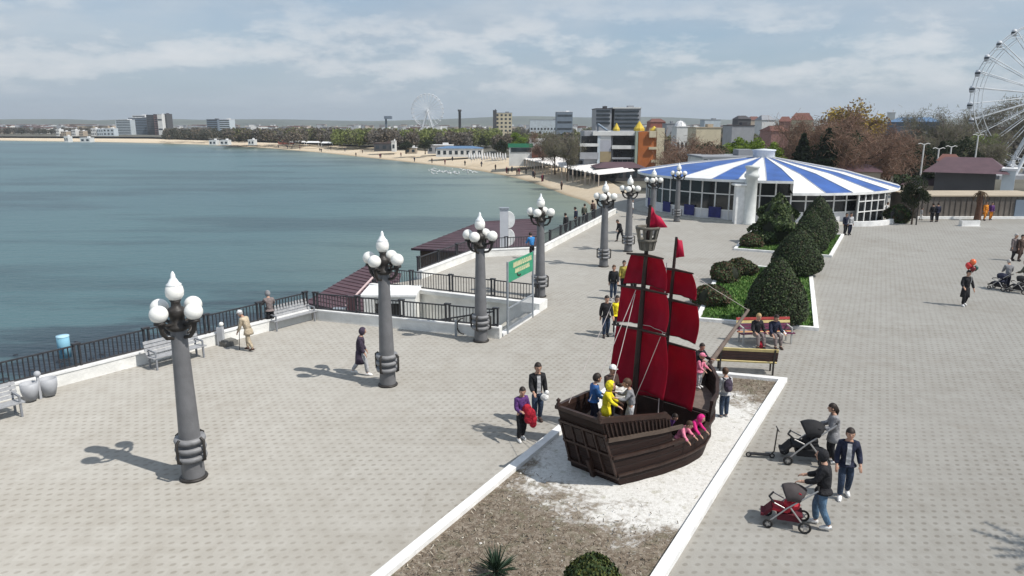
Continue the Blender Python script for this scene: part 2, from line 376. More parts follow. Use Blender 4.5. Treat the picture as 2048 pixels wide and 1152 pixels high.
# beach
NB = 160; A = resample(si, NB); B = resample(wl, NB); mb = MB(); wet = []
for k, (f, z, w) in enumerate(((-.15, -2.95, 0), (0, -3.0, 0), (.45, -3.9, 0), (.88, -4.75, .12), (1.0, -5.0, .75), (1.25, -5.6, 1))):
    for a, b in zip(A, B):
        p = a.lerp(b, f) if f >= 0 else a + (a - b) * .15
        zz = z if f >= 1 else a.z + (-5.0 - a.z) * max(0, f); mb.v.append((p.x, p.y, zz)); wet.append(w)
for k in range(5):
    for j in range(NB - 1): mb.f.append((k * NB + j, (k + 1) * NB + j, (k + 1) * NB + j + 1, k * NB + j + 1)); mb.m.append(0); mb.s.append(True)
beach = struct('beach', mb, sand_material())
fa = beach.data.attributes.new('wet', 'FLOAT', 'POINT'); fa.data.foreach_set('value', wet)
# land behind the beach
LAND = M('town_ground', (.105, .10, .075), .95, .35, .05, c2=(.16, .15, .12), coords='Object')
mb = MB().sheet([(p.x, p.y) for p in si] + [(12, 60), (40, 0), (6500, 0), (6500, 6500), (-6500, 6500), (-6500, 1400)], -3.04)
struct('terrain', mb, LAND)
# hills on the horizon: ridges with real depth
HILL = M('hill_scrub', (.055, .075, .05), .95, .3, .004, c2=(.10, .11, .07))
def ridge(x0, x1, Y, hfun, depth, name='hills'):
    mb = MB(); n = 90
    for k, (dy, f) in enumerate(((0, 0), (depth * .35, .55), (depth * .7, .95), (depth, 1.0), (depth * 1.6, .4))):
        for j in range(n + 1):
            x = x0 + (x1 - x0) * j / n
            mb.v.append((x, Y + dy, -3.2 + (hfun(j / n) * math.sin(math.pi * j / n) ** .6 + 3) * f if 0 < j < n else -3.2))
    for k in range(4):
        for j in range(n): mb.f.append((k * (n + 1) + j, k * (n + 1) + j + 1, (k + 1) * (n + 1) + j + 1, (k + 1) * (n + 1) + j)); mb.m.append(0); mb.s.append(True)
    return struct(name, mb, HILL)
ridge(-3600, -900, 3000, lambda u: 36 + 6 * math.sin(u * 9) + 3 * math.sin(u * 31), 900)
ridge(-2900, 1300, 3600, lambda u: 38 + 9 * math.sin(u * 7 + 1) * (1 - u * .4) + 4 * math.sin(u * 23), 900)
ridge(-900, 2300, 3300, lambda u: 48 + 10 * math.sin(u * 6 + .5) + 4 * math.sin(u * 27), 900)
ridge(1000, 4200, 3400, lambda u: 40 + 8 * math.sin(u * 8) + 3 * math.sin(u * 21), 900)

# promenade: pavers on a solid block, with the notch of the stairwell
PLZ = [(-32, -1.2), (-20.2, 15.1), (-8.8, 30.8), (-.5, 27.9), (1.55, 33.1), (-7.4, 37.5), (-5.0, 39.4), (-2.3, 46.0), (1.9, 47.2), (7.3, 62.0), (10.3, 70.5), (10.5, 90), (46, 90), (60, 66), (60, -6), (-32, -6)]
mb = MB().sheet(PLZ, 0.0, 0)
n = len(PLZ); a = [Vector((x, y, -5.6)) for x, y in PLZ]; b = [Vector((x, y, -.001)) for x, y in PLZ]
mb.add(a + b, [(i, n + i, n + (i + 1) % n, (i + 1) % n) for i in range(n)], 1)
plaza = struct('pavement', mb, [paver_material(), WHITE])
CONC = M('concrete_floor', (.40, .385, .34), .85, .15, 2)
mb = MB().sheet([(-14, 30), (-8.8, 30.8), (-.5, 27.9), (1.5, 33.1), (-7.4, 37.5), (-5, 39.4), (-2.3, 46), (1.9, 47.2), (7.3, 62), (5.5, 66), (-6, 52), (-13, 40)], -3.6)
struct('lower_walkway', mb, CONC)
mb = MB()
u = Vector((2.05, 5.2)).normalized(); 
for k in range(13):                     # steps down to the left from the gate
    f = (k + .5) / 13 * .62; z = -.26 * k
    p = Vector((-.62, 28.0)).lerp(Vector((-8.7, 30.9)), f); q = Vector((1.35, 33.0)).lerp(Vector((-7.3, 37.3)), f)
    w = .62 / 13 * 8.4
    mb.bar((p.x, p.y, z - .7), (q.x, q.y, z - .7), w * .98, 1.2)
struct('stairs', mb, CONC)
def offset(pts, d, closed=False):
    """polyline moved sideways (to the left of its direction) by d, mitred"""
    pts = [Vector((p[0], p[1])) for p in pts]; n = len(pts); out = []
    for i, p in enumerate(pts):
        e = []
        if closed or i > 0: e.append((p - pts[i - 1]).normalized())
        if closed or i < n - 1: e.append((pts[(i + 1) % n] - p).normalized())
        nn = [Vector((-x.y, x.x)) for x in e]
        m = sum(nn, Vector((0, 0))).normalized(); out.append(p + m * (d / max(.3, m.dot(nn[0]))))
    return out
def wall_run(pts, d, z0, z1, closed=False, mb=None, m=0):
    mb = mb or MB(); a = [Vector((p[0], p[1])) for p in pts]; b = offset(pts, d, closed); n = len(a)
    for i in range(n if closed else n - 1):
        j = (i + 1) % n; q = [a[i], a[j], b[j], b[i]]
        vs = [Vector((p.x, p.y, z)) for z in (z0, z1) for p in q]
        fs = [(4, 5, 6, 7), (0, 1, 5, 4), (2, 3, 7, 6), (3, 2, 1, 0)]
        if not closed and i == 0: fs.append((3, 0, 4, 7))
        if not closed and i == n - 2: fs.append((1, 2, 6, 5))
        if d < 0: fs = [f[::-1] for f in fs]
        mb.add(vs, fs, m)
    return mb
def parapet(pts, d, h, label):
    o = wall_run(pts, d, .002, h).build('parapet', WHITE)
    c = wall_run(offset(pts, -.03 * (1 if d > 0 else -1)), d + (.06 if d > 0 else -.06), h, h + .06).build('coping', KERB, o)
    return tag(o, label, 'wall')
parapet([(-26, 7.1), (-20.2, 15.1), (-14.4, 23.05), (-8.8, 30.8)], .36, .42, 'long white parapet wall along the water beside the grey benches')
parapet([(-8.75, 30.75), (-.5, 27.86)], .30, .42, 'white front wall of the stairwell behind the second lamp post')
parapet([(-5.0, 39.4), (-2.3, 46.0), (1.9, 47.2), (7.3, 62.0), (10.0, 69.6)], .32, .42, 'white parapet wall bending round the bay beyond the green sign')
parapet([(1.4, 33.15), (-7.4, 37.45)], .25, .14, 'low white sill under the far railing of the stairwell')
o = wall_run([(-.35, 28.25), (1.25, 32.0)], .2, .002, .12).build('kerb', KERB); tag(o, 'low white kerb under the green sign and grey gate', 'kerb')
o = wall_run([(1.25, 32.0), (1.66, 33.0)], .9, .002, .42).build('wall_block', WHITE); tag(o, 'short white wall block beside the foot of the fourth lamp post', 'wall')

def railing(pts, z0, z1, label, span=2.2, slope=None, pick=.16):
    """iron railing: posts in pairs, panels of thin bars between"""
    pts = [Vector((p[0], p[1], 0)) for p in pts]; t = thing('railing', label, 'railing', pts[0])
    o = pts[0]; L = sum((q - p).length for p, q in zip(pts, pts[1:])); n = max(1, round(L / span))
    nod = []
    for p, q in zip(pts, pts[1:]):
        k = max(1, round((q - p).length / span)); nod += [p.lerp(q, i / k) for i in range(k)]
    nod.append(pts[-1])
    for i, p in enumerate(nod):
        a = nod[max(0, i - 1)]; b = nod[min(len(nod) - 1, i + 1)]; d = (b - a).normalized(); rz = math.atan2(d.y, d.x)
        mb = MB()
        for s in (-1, 1): mb.box(p - o + d * (s * .085) + Vector((0, 0, (z0 + z1) / 2)), (.06, .09, z1 - z0 + .02), rz)
        mb.box(p - o + Vector((0, 0, z1 + .03)), (.26, .15, .06), rz); mb.box(p - o + Vector((0, 0, z0 + .1)), (.12, .03, .08), rz)
        mb.build('post', IRON, t)
    for p, q in zip(nod, nod[1:]):
        mb = MB(); d = (q - p).normalized(); L = (q - p).length
        a = p - o + d * .12; b = q - o - d * .12
        for z in (z1 - .03, z0 + .08): mb.bar(a + Vector((0, 0, z)), b + Vector((0, 0, z)), .05, .05)
        k = int(L / pick)
        for i in range(1, k):
            c = a.lerp(b, i / k); mb.bar(c + Vector((0, 0, z0 + .1)), c + Vector((0, 0, z1 - .05)), .03, .03)
        mb.build('bar_panel', IRON, t)
    return t
railing([(-26.2, 7.2), (-20.35, 15.22), (-14.55, 23.17), (-9.05, 30.85)], .44, 1.22, 'long dark iron railing on the white parapet along the water')
railing([(-8.6, 30.85), (-.65, 28.05)], .44, 1.2, 'dark iron railing on the front wall of the stairwell')
railing([(1.2, 33.3), (-7.3, 37.5)], .16, 1.05, 'dark iron railing on the far side of the stairwell')
railing([(-5.2, 39.6), (-2.5, 46.25), (1.75, 47.45), (7.1, 62.0), (9.7, 69.4)], .44, 1.2, 'dark iron railing round the far bay above the maroon roof', 2.6, pick=.2)
# sloping handrail and grey gate at the head of the stairs
t = thing('handrail', 'grey sloping handrail going down the stairs beside the third lamp post', 'handrail', (-.75, 28.6, 0))
MB().tube([(0, 0, .95), (-2.4, .85, .35)], .035).build('rail', IRON, t)
mb = MB()
for i in range(9): mb.tube([(-.3 * i, .106 * i, -.6), (-.3 * i, .106 * i, .95 - .075 * i)], .018, 6)
mb.build('bar_panel', IRON, t)
GALV = M('galvanised_grey', (.36, .39, .42), .45, .12, 6, metal=.4)
SIGNG = M('green_sign_sheet', (.045, .30, .17), .5, .10, 3)
CREAM = M('pale_yellow_lettering', (.72, .68, .42), .6, .05, 5)
p0 = Vector((-.18, 28.62, 0)); p1 = Vector((.92, 31.2, 0)); dv = p1 - p0
t = thing('sign', 'green board with pale handwritten lettering on two grey posts', 'sign', p0)
for p in (Vector((0, 0, 0)), dv): MB().tube([p, p + Vector((0, 0, 3.0))], .045, 10).build('post', GALV, t)
bd = MB().bar(Vector((.02, .05, 2.55)), dv + Vector((-.02, -.05, 2.55)), .03, .84).build('board', SIGNG, t)
mb = MB(); du = dv.normalized(); nr = Vector((du.y, -du.x, 0)) * .022
def stroke(pl, r=.022):
    for a, b in zip(pl, pl[1:]):
        A_ = du * a[0] + Vector((0, 0, a[1])) + nr; B_ = du * b[0] + Vector((0, 0, b[1])) + nr
        mb.bar(A_, B_, .008, r * 2)
rg = random.Random(4)
for row, (zb, x0, x1, h) in enumerate(((2.66, .55, 2.45, .20), (2.40, .75, 2.2, .17))):      # looping script, not legible in the photograph
    x = x0
    while x < x1:
        w = rg.uniform(.12, .22); stroke([(x, zb), (x + w * .3, zb + h), (x + w * .7, zb + h * .9), (x + w * .6, zb), (x + w, zb + h * .25)]); x += w * 1.05
mb.build('lettering', CREAM, bd)
mb = MB(); stroke([(.95, 2.36), (1.05, 2.26), (1.2, 2.22), (1.35, 2.25)], .035); mb.build('emblem', DARK, bd)
t = thing('gate', 'grey barred gate panel below the green sign', 'gate', p0)
mb = MB()
for z in (.15, 1.05): mb.bar(Vector((.03, .08, z)), dv + Vector((-.03, -.08, z)), .04, .05)
mb.build('frame', GALV, t)
mb = MB()
for i in range(1, 30): q = dv * (i / 30); mb.bar(q + Vector((0, 0, .18)), q + Vector((0, 0, 1.02)), .02, .065)
mb.build('bar_panel', GALV, t)

# kerbed beds
def kerb_ring(pts, w, h, label):
    o = wall_run(pts, w, .002, h, True).build('kerb', KERB); return tag(o, label, 'kerb')
BED0 = [(-6.2, 5.8), (-.8, 5.8), (9.2, 22.95), (4.35, 24.45)]
kerb_ring(BED0, .23, .14, 'white kerb round the gravel bed under the sailing ship')
mb = MB().sheet(offset(BED0, .2, True), .035); struct('gravel_bed', mb, soil_material())
BED1 = [(8.0, 30.6), (12.75, 29.0), (17.4, 41.2), (12.85, 43.7)]
BED2 = [(15.1, 48.8), (20.6, 46.0), (25.6, 55.4), (18.9, 57.2)]
kerb_ring(BED1, .2, .14, 'white kerb round the near lawn with the clipped shrubs')
kerb_ring(BED2, .2, .14, 'white kerb round the far lawn with the loose pine bush')
LAWN = M('lawn_soil', (.045, .10, .022), .95, .3, 1.5, c2=(.08, .155, .03))
GR1 = M('grass_blade', (.07, .17, .025), .7, .25, 2); GR2 = M('grass_blade_pale', (.14, .22, .05), .7, .25, 2)
def inside(p, poly):
    c = False; n = len(poly)
    for i in range(n):
        a, b = poly[i], poly[i - 1]
        if (a[1] > p[1]) != (b[1] > p[1]) and p[0] < (b[0] - a[0]) * (p[1] - a[1]) / (b[1] - a[1]) + a[0]: c = not c
    return c
for k, bed in enumerate((BED1, BED2)):
    inn = [tuple(p) for p in offset(bed, .19, True)]
    struct('lawn_ground', MB().sheet(inn, .05), LAWN)
    rng = np.random.default_rng(k + 5); rr = random.Random(k)
    xs = [p[0] for p in inn]; ys = [p[1] for p in inn]; P_ = []
    while len(P_) < 9000:
        q = (rr.uniform(min(xs), max(xs)), rr.uniform(min(ys), max(ys)))
        if inside(q, inn): P_.append(q)
    c = np.array([(x, y, .09) for x, y in P_]); nn = len(c)
    ang = rng.random(nn) * 6.28; a = np.stack([np.cos(ang), np.sin(ang), 0 * ang], 1) * .022
    b = np.stack([rng.normal(size=nn) * .02, rng.normal(size=nn) * .02, .035 + .03 * rng.random(nn)], 1)
    o = quads('grass', c, a, b, [GR1, GR2], (rng.random(nn) > .6).astype(int)); tag(o, 'short green grass in the %s kerbed lawn' % ('near' if k == 0 else 'far'), 'grass', kind='stuff')
# dry tufts and stones lying on the gravel bed
rng = np.random.default_rng(11); rr = random.Random(3); inn = [tuple(p) for p in offset(BED0, .3, True)]; P_ = []; S_ = []
while len(P_) < 6000:
    q = (rr.uniform(-4, 9), rr.uniform(9, 24))
    if not inside(q, inn): continue
    dx, dy = q[0] - 4.3, q[1] - 17.9; al = dx * .55 + dy * .83; ac = dx * .83 - dy * .55
    d = math.hypot(al / 4.7, ac / 4.6)
    if rr.random() < min(1, max(.01, (d - .75) * 1.6)): P_.append(q)
c = np.array([(x, y, .07) for x, y in P_]); nn = len(c); ang = rng.random(nn) * 6.28
a = np.stack([np.cos(ang), np.sin(ang), rng.normal(size=nn) * .3], 1) * (.004 + .008 * rng.random(nn))[:, None]
b = np.stack([rng.normal(size=nn) * .02, rng.normal(size=nn) * .02, .008 + .02 * rng.random(nn)], 1)
DRY = M('dry_grass', (.23, .19, .14), .9, .3, 3); DRYB = M('dead_leaf_brown', (.14, .11, .08), .9, .3, 3); DRYW = M('pale_straw', (.50, .46, .38), .9, .2, 3)
o = quads('dry_grass', c, a, b, [DRY, DRYB, DRYW], rng.choice([0, 1, 1, 1, 1, 0, 1, 2], nn)); tag(o, 'dead straw and dry weeds on the brown end of the gravel bed', 'dry grass', kind='stuff')
mb = MB()
for i in range(160):
    q = (rr.uniform(-4, 9), rr.uniform(9, 24))
    if inside(q, inn): r = rr.uniform(.015, .04); mb.ball((q[0], q[1], .04), (r, r * rr.uniform(.6, 1), r * .6), 6, 4)
o = mb.build('stones', M('white_stone', (.62, .60, .56), .9, .2, 8)); tag(o, 'scattered pale stones on the gravel bed', 'stones', kind='stuff')

# ------------------------------------------------------------------ maroon roofs at beach level, lodge by the stairs
MAR = M('maroon_roof_sheet', (.095, .052, .06), .55, .16, 1.2); MARD = M('maroon_roof_dark', (.075, .042, .05), .6, .2, 1.2)
BROWN = M('brown_timber_wall', (.10, .062, .042), .75, .3, 3)
def slab_roof(t, q, th, mat):
    """q: four corners in order round the roof, thing-local"""
    q = [Vector(x) for x in q]; lo = [x - Vector((0, 0, th)) for x in q]
    nz = (q[1] - q[0]).cross(q[2] - q[0]).z
    fs = [(0, 1, 2, 3), (7, 6, 5, 4)] + [(i, 4 + i, 4 + (i + 1) % 4, (i + 1) % 4) for i in range(4)]
    if nz < 0: fs = [f[::-1] for f in fs]
    o = MB().add(q + lo, fs).build('roof', mat, t)
    mb = MB(); k = 14
    for i in range(k + 1):
        f = i / k; mb.bar(q[0].lerp(q[1], f) + Vector((0, 0, .015)), q[3].lerp(q[2], f) + Vector((0, 0, .015)), .04, .04)
    mb.build('seam', mat, o); return o
def beach_shed(label, c4, mat, zb, wallmat):
    c = sum(c4, Vector()) / 4; base = Vector((c.x, c.y, zb)); t = thing('beach_cafe', label, 'beach cafe', base)
    q = [p - base for p in c4]; slab_roof(t, q, .14, mat)
    ins = [(p * .9) for p in q]
    mb = MB()
    for i in range(4):
        a, b = ins[i], ins[(i + 1) % 4]
        mb.add([(a.x, a.y, 0), (b.x, b.y, 0), (b.x, b.y, b.z / .9 - .3), (a.x, a.y, a.z / .9 - .3)], [(0, 1, 2, 3)])
        mb.add([(a.x * .97, a.y * .97, 0), (b.x * .97, b.y * .97, 0), (b.x * .97, b.y * .97, b.z / .9 - .3), (a.x * .97, a.y * .97, a.z / .9 - .3)], [(3, 2, 1, 0)])
    mb.build('wall', wallmat, t); return t
beach_shed('maroon sheet roof of a beach cafe behind the railing of the stairwell', [at(608, 605, -1.7), at(730, 532, -1.2), at(802, 548, -1.2), at(775, 640, -1.7)], MAR, -4.2, BROWN)
beach_shed('long dark maroon roof of a beach cafe below the bend of the far parapet', [at(822, 497, -1.35), at(958, 444, -.7), at(1092, 436, -.7), at(1062, 512, -1.35)], MARD, -4.2, BROWN)
t = thing('stair_lodge', 'small white lodge with a dark arched doorway in the stairwell', 'lodge', (-6.0, 35.3, -3.6))
mb = MB().box((-.95, 0, 1.9), (.5, 2.2, 3.8)); mb.box((.95, 0, 1.9), (.7, 2.2, 3.8)); mb.box((0, .9, 1.9), (1.4, .4, 3.8)); mb.box((-.05, -.1, 3.62), (1.3, 1.6, .36)); mb.build('wall', WHITE, t)
MB().box((0, 0, 3.86), (2.72, 2.26, .10)).build('roof_slab', KERB, t)
mb = MB().box((.0, -.95, 1.6), (.95, .08, 2.6)); mb.lathe([(.0, -.04), (.62, -.04), (.62, .04), (.0, .04)], (0, 0, 0), 24)
mb2 = MB().box((0, -.7, 1.75), (1.2, .06, 3.3)); mb2.build('door', DARK, t)
t = thing('barrier_pole', 'pale raised barrier pole on a maroon post by the stairwell railing', 'barrier', (-7.1, 31.2, -.2))
MB().box((0, 0, .55), (.32, .3, 1.3)).build('post', MAR, t)
MB().tube([(-.25, -.1, .75), (1.3, 1.5, 2.35)], .05, 8).build('arm', M('pale_pink_paint', (.62, .47, .46), .6, .1), t)
MB().box((-.55, -.1, .5), (.55, .35, .3)).build('counterweight', GALV, t)
# white tower with two half discs
t = thing('watch_tower', 'white lifeguard tower with two half round shields above the maroon roof', 'tower', (at(1008, 500, -.5) + Vector((0, 1.5, 0))).to_tuple()[:2] + (-4.2,))
zt = zat(418, t.location.y) - t.location.z
MB().box((0, 0, zt / 2), (.62, .5, zt)).build('column', M('tower_pale_grey', (.60, .61, .64), .6, .06, 2), t)
MB().box((0, 0, zt + .05), (.72, .6, .12)).build('cap', GALV, t)
for z in (zt - .8, zt - 2.1):
    pr = [(.32, -.62)] + [(.32 + .48 * math.sin(math.pi * i / 12), -.62 * math.cos(math.pi * i / 12)) for i in range(1, 12)] + [(.32, .62)]
    k = len(pr); mb = MB().add([(x, y, z + zz) for y in (-.14, .14) for x, zz in pr], [tuple(range(k)), tuple(range(2 * k - 1, k - 1, -1))] + [(i, k + i, k + (i + 1) % k, (i + 1) % k) for i in range(k)])
    mb.build('shield', KERB, t)
# pale blue changing cabin on the rocks
c = at(131, 716, -4.9); t = thing('changing_cabin', 'pale blue cabin on the rocks beyond the railing', 'cabin', (c.x, c.y, -4.95)); h = zat(672, c.y) + 4.95
h = max(h, 1.25); BLUEC = M('pale_blue_sheet', (.25, .52, .66), .6, .1, 2)
MB().lathe([(.0, .1), (.33, .1), (.33, h), (.3, h + .02), (0, h + .02)], n=20).build('wall', BLUEC, t)
MB().lathe([(.345, h - .05), (.345, h + .03), (0, h + .05)], n=20).build('roof', M('paler_blue_rim', (.42, .66, .78), .6, .05), t)
MB().box((.08, -.32, h * .42), (.2, .06, .4)).build('door', M('cabin_dark_blue', (.03, .10, .17), .6, .1), t)
# dark rocks at the water's edge
mb = MB(); rr = random.Random(9); ROCK = M('wet_dark_rock', (.020, .024, .032), .55, .4, 2, bump=.5)
for i in range(260):
    f = rr.random(); b0 = Vector((-24, 10, 0)).lerp(Vector((-9.5, 31.5, 0)), f); d = rr.uniform(8, 22)
    p = b0 + Vector((-.81, .59, 0)) * d; s = rr.uniform(.15, .6) * (1.15 - d / 26)
    if s > .1: mb.ball((p.x, p.y, -5.02), (s, s * rr.uniform(.5, 1), s * .4), 7, 5)
o = mb.build('shore_rocks', ROCK); tag(o, 'dark wet rocks along the foot of the sea wall', 'rocks', kind='stuff')

# ------------------------------------------------------------------ street lamps along the promenade
def make_lamp():
    t = thing('street_lamp', '', 'street lamp', group='five globe lamps along the promenade')
    MB().lathe([(0, 0), (.315, 0), (.33, .03), (.315, .06), (.27, .07), (0, .07)], n=24).build('base_plate', DARK, t)
    MB().lathe([(.26, .07), (.265, .2), (.25, .5), (.24, 1.2), (.205, 2.6), (.175, 3.75), (.17, 3.8)], n=24).build('pole', GREY, t)
    c = MB()
    for z in (.58, .80, 1.02): c.lathe([(.24, z - .055), (.345, z - .06), (.365, z), (.345, z + .06), (.24, z + .055)], n=24)
    co = c.build('collar', GREYL, t)
    for k in range(4):
        a = math.pi / 4 + k * math.pi / 2; d = Vector((math.cos(a), math.sin(a), 0))
        MB().tube([d * .33 + Vector((0, 0, .52)), d * .41 + Vector((0, 0, .55)), d * .42 + Vector((0, 0, 1.04)), d * .33 + Vector((0, 0, 1.10))], .035, 8).build('collar_bar', DARK, co)
    MB().lathe([(.20, 3.74), (.27, 3.80), (.27, 3.86), (.17, 3.92), (.16, 4.05), (.20, 4.10), (.21, 4.2), (.18, 4.26), (.11, 4.30), (.10, 4.40), (.13, 4.45), (0, 4.46)], n=20).build('capital', DARK, t)
    for k in range(4):
        a = math.pi / 4 + k * math.pi / 2; d = Vector((math.cos(a), math.sin(a), 0)); Z = Vector((0, 0, 1))
        b = MB().tube([d * .17 + Z * 3.58, d * .34 + Z * 3.62, d * .46 + Z * 3.76, d * .50 + Z * 3.93, d * .51 + Z * 4.04], [.04, .045, .05, .055, .06], 8)
        b.tube([d * .17 + Z * 3.88, d * .51 + Z * 3.97], .04, 8); b.lathe([(.0, 3.97), (.13, 3.99), (.12, 4.05), (0, 4.06)], d * .51, 12); b.build('bracket', DARK, t)
        MB().ball(d * .51 + Z * 4.23, (.205, .205, .20), 22, 14).build('globe', GLOBE, t)
    g = MB().lathe([(.06, 4.45), (.13, 4.47), (.195, 4.56), (.205, 4.66), (.185, 4.76), (.15, 4.80)], n=22).build('top_globe', GLOBE, t)
    MB().lathe([(.165, 4.795), (.17, 4.825), (.12, 4.86), (.075, 4.95), (.055, 4.97), (.05, 5.05), (.022, 5.11), (0, 5.13)], n=18).build('finial', M('finial_white', (.80, .82, .82), .3, .04), g)
    return t
lampP = [(388, 955), (776, 770), (962, 682), (1080, 593), (1207, 533), (1256, 503), (1303, 470), (1353, 443)]
lampL = ['nearest five globe lamp post, standing alone in front of the first grey bench', 'second lamp post from the left, beside the woman in the purple hooded coat',
         'lamp post at the corner of the stairwell wall beside the sloping handrail', 'lamp post behind the green sign board beside the short white wall block',
         'lamp post standing just beyond the two walkers in black and yellow', 'lamp post with a person in black bending beside it', 'lamp post rising behind the boat\'s pink top flag', 'farthest lamp post, right in front of the blue and white cafe front']
LAMP = make_lamp(); lrz = R(24)
for i, ((x, y), l) in enumerate(zip(lampP, lampL)):
    p = at(x, y); o = LAMP if i == 0 else dup(LAMP, p, lrz, l)
    if i == 0: o.location = p; o.rotation_euler = (0, 0, lrz); o['label'] = l
    # keep names plain
# ------------------------------------------------------------------ benches, bins
def make_bench(label, L, slat_cols, frame, loc, rz, dark_back=False, group=None):
    """local: sits facing -Y"""
    t = thing('park_bench', label, 'bench', loc, rz, group)
    n = 4
    s = MB()
    for i in range(n): s.box((0, -.30 + i * .125, .44 - .006 * i), (L, .105, .04), 0, i % len(slat_cols))
    s.build('seat', slat_cols, t)
    s = MB()
    for i in range(n): s.box((0, .165 + .035 * i, .54 + .12 * i), (L, .035, .105), 0, i % len(slat_cols), rx=R(-16))
    s.build('backrest', slat_cols, t)
    for sx in (-1, 1):
        x = sx * (L / 2 - .12)
        MB().bar((x, -.30, 0), (x, -.30, .42), .055, .055).bar((x, -.28, .64), (x, .25, .66), .05, .05).bar((x, -.30, .42), (x, -.30, .66), .05, .05).build('armrest', frame, t)
        MB().bar((x, .17, 0), (x, .17, .42), .055, .055).bar((x, .20, .42), (x, .33, .95), .05, .05).bar((x, -.3, .40), (x, .2, .40), .05, .04).build('leg', frame, t)
    return t
def face(p, q): return math.atan2(q[1] - p[1], q[0] - p[0])
wrz = face((-20.2, 15.1), (-8.8, 30.8))            # along the sea wall; local -Y faces the promenade side
for (a, b), l, L in (((at(297, 742), at(417, 712)), 'grey slatted bench half hidden behind the nearest lamp post', 2.0), ((at(548, 664), at(628, 640)), 'grey slatted bench at the corner of the stairwell beside the man at the railing', 2.2),
                  ((at(-75, 868), at(16, 836)), 'grey slatted bench cut off by the left edge of the picture', 2.0)):
    m = (a + b) / 2 + Vector((-.15, .12, 0)); make_bench(l, L, [TIMBER], M('bench_grey_frame', (.25, .26, .28), .5, .1), m, wrz, group='grey benches along the sea wall')
bR = M('bench_red_slat', (.36, .045, .04), .55, .15); bY = M('bench_yellow_slat', (.62, .50, .22), .55, .1); bP = M('bench_purple_slat', (.14, .035, .08), .55, .15); bD = M('bench_dark_slat', (.055, .025, .02), .55, .2)
bF = M('bench_pale_frame', (.42, .42, .40), .6, .1)
p, q = at(1482, 690), at(1582, 686); make_bench('bench of red, yellow and purple slats where two people sit', 2.15, [bP, bP, bY, bR], bF, (p + q) / 2 + Vector((0, .25, 0)), R(3), group='coloured benches by the lawn')
p, q = at(1432, 738), at(1545, 747); make_bench('dark brown bench with a yellow top slat, seen from behind', 2.0, [bD, bD, bD, bY], M('bench_dark_frame', (.04, .035, .03), .6, .1), (p + q) / 2 + Vector((0, -.12, 0)), R(180 - 9), group='coloured benches by the lawn')
t = thing('litter_bin', 'grey twin litter bin with rounded buckets against the white parapet', 'litter bin', at(84, 800) + Vector((-.1, .1, 0)), wrz)
BIN = M('bin_pale_grey', (.42, .43, .45), .55, .1, 3)
for sx in (-1, 1):
    MB().lathe([(.0, .06), (.17, .06), (.24, .35), (.25, .60), (.22, .60), (.15, .2), (0, .15)], (sx * .27, 0, 0), 18).build('bucket', BIN, t)
MB().box((0, 0, .4), (.07, .07, .8)).ball((0, 0, .82), .10, 12, 8).bar((-.27, 0, .52), (.27, 0, .52), .04, .04).build('stand', BIN, t)
p = at(443, 690); t = thing('bollard_post', 'short pale post with a ball on top beside the sea wall bench', 'post', p)
MB().box((0, 0, .36), (.22, .2, .72)).build('shaft', BIN, t); MB().ball((.06, 0, .84), .09, 12, 8).build('ball', GLOBE, t)
t = thing('stone_slab', 'low dark stone slab lying beside the pale post', 'slab', at(458, 690), wrz); MB().box((0, 0, .09), (.55, .45, .18)).box((0, 0, .2), (.45, .36, .05)).build('block', M('slab_grey', (.17, .165, .15), .8, .2), t)
t = thing('hose_reel', 'grey post with a dark hose loop in front of the third lamp post', 'hose post', at(912, 672)); MB().box((0, 0, .33), (.09, .09, .66)).build('post', GALV, t)
MB().tube([(.05 + .28 * (1 - math.cos(a)), -.02, .42 + .34 * math.sin(a)) for a in [math.pi * (.5 - i / 9) for i in range(10)]], .025, 6).build('hose', DARK, t)
mb = MB(); 
t = thing('notice_board', 'small green notice on the far wall of the stairwell', 'notice', (-3.9, 36.0, -.55)); mb.box((0, -.12, 0), (.62, .05, .3), R(-26)); mb.build('board', M('notice_green', (.05, .18, .08), .6, .2), t)
mb = MB(); [mb.box((-.2 + .1 * i, -.155 - .045 * (i - 2), .04 - .07 * (i % 2)), (.07, .01, .05), R(-26)) for i in range(5)]; mb.build('lettering', CREAM, t)

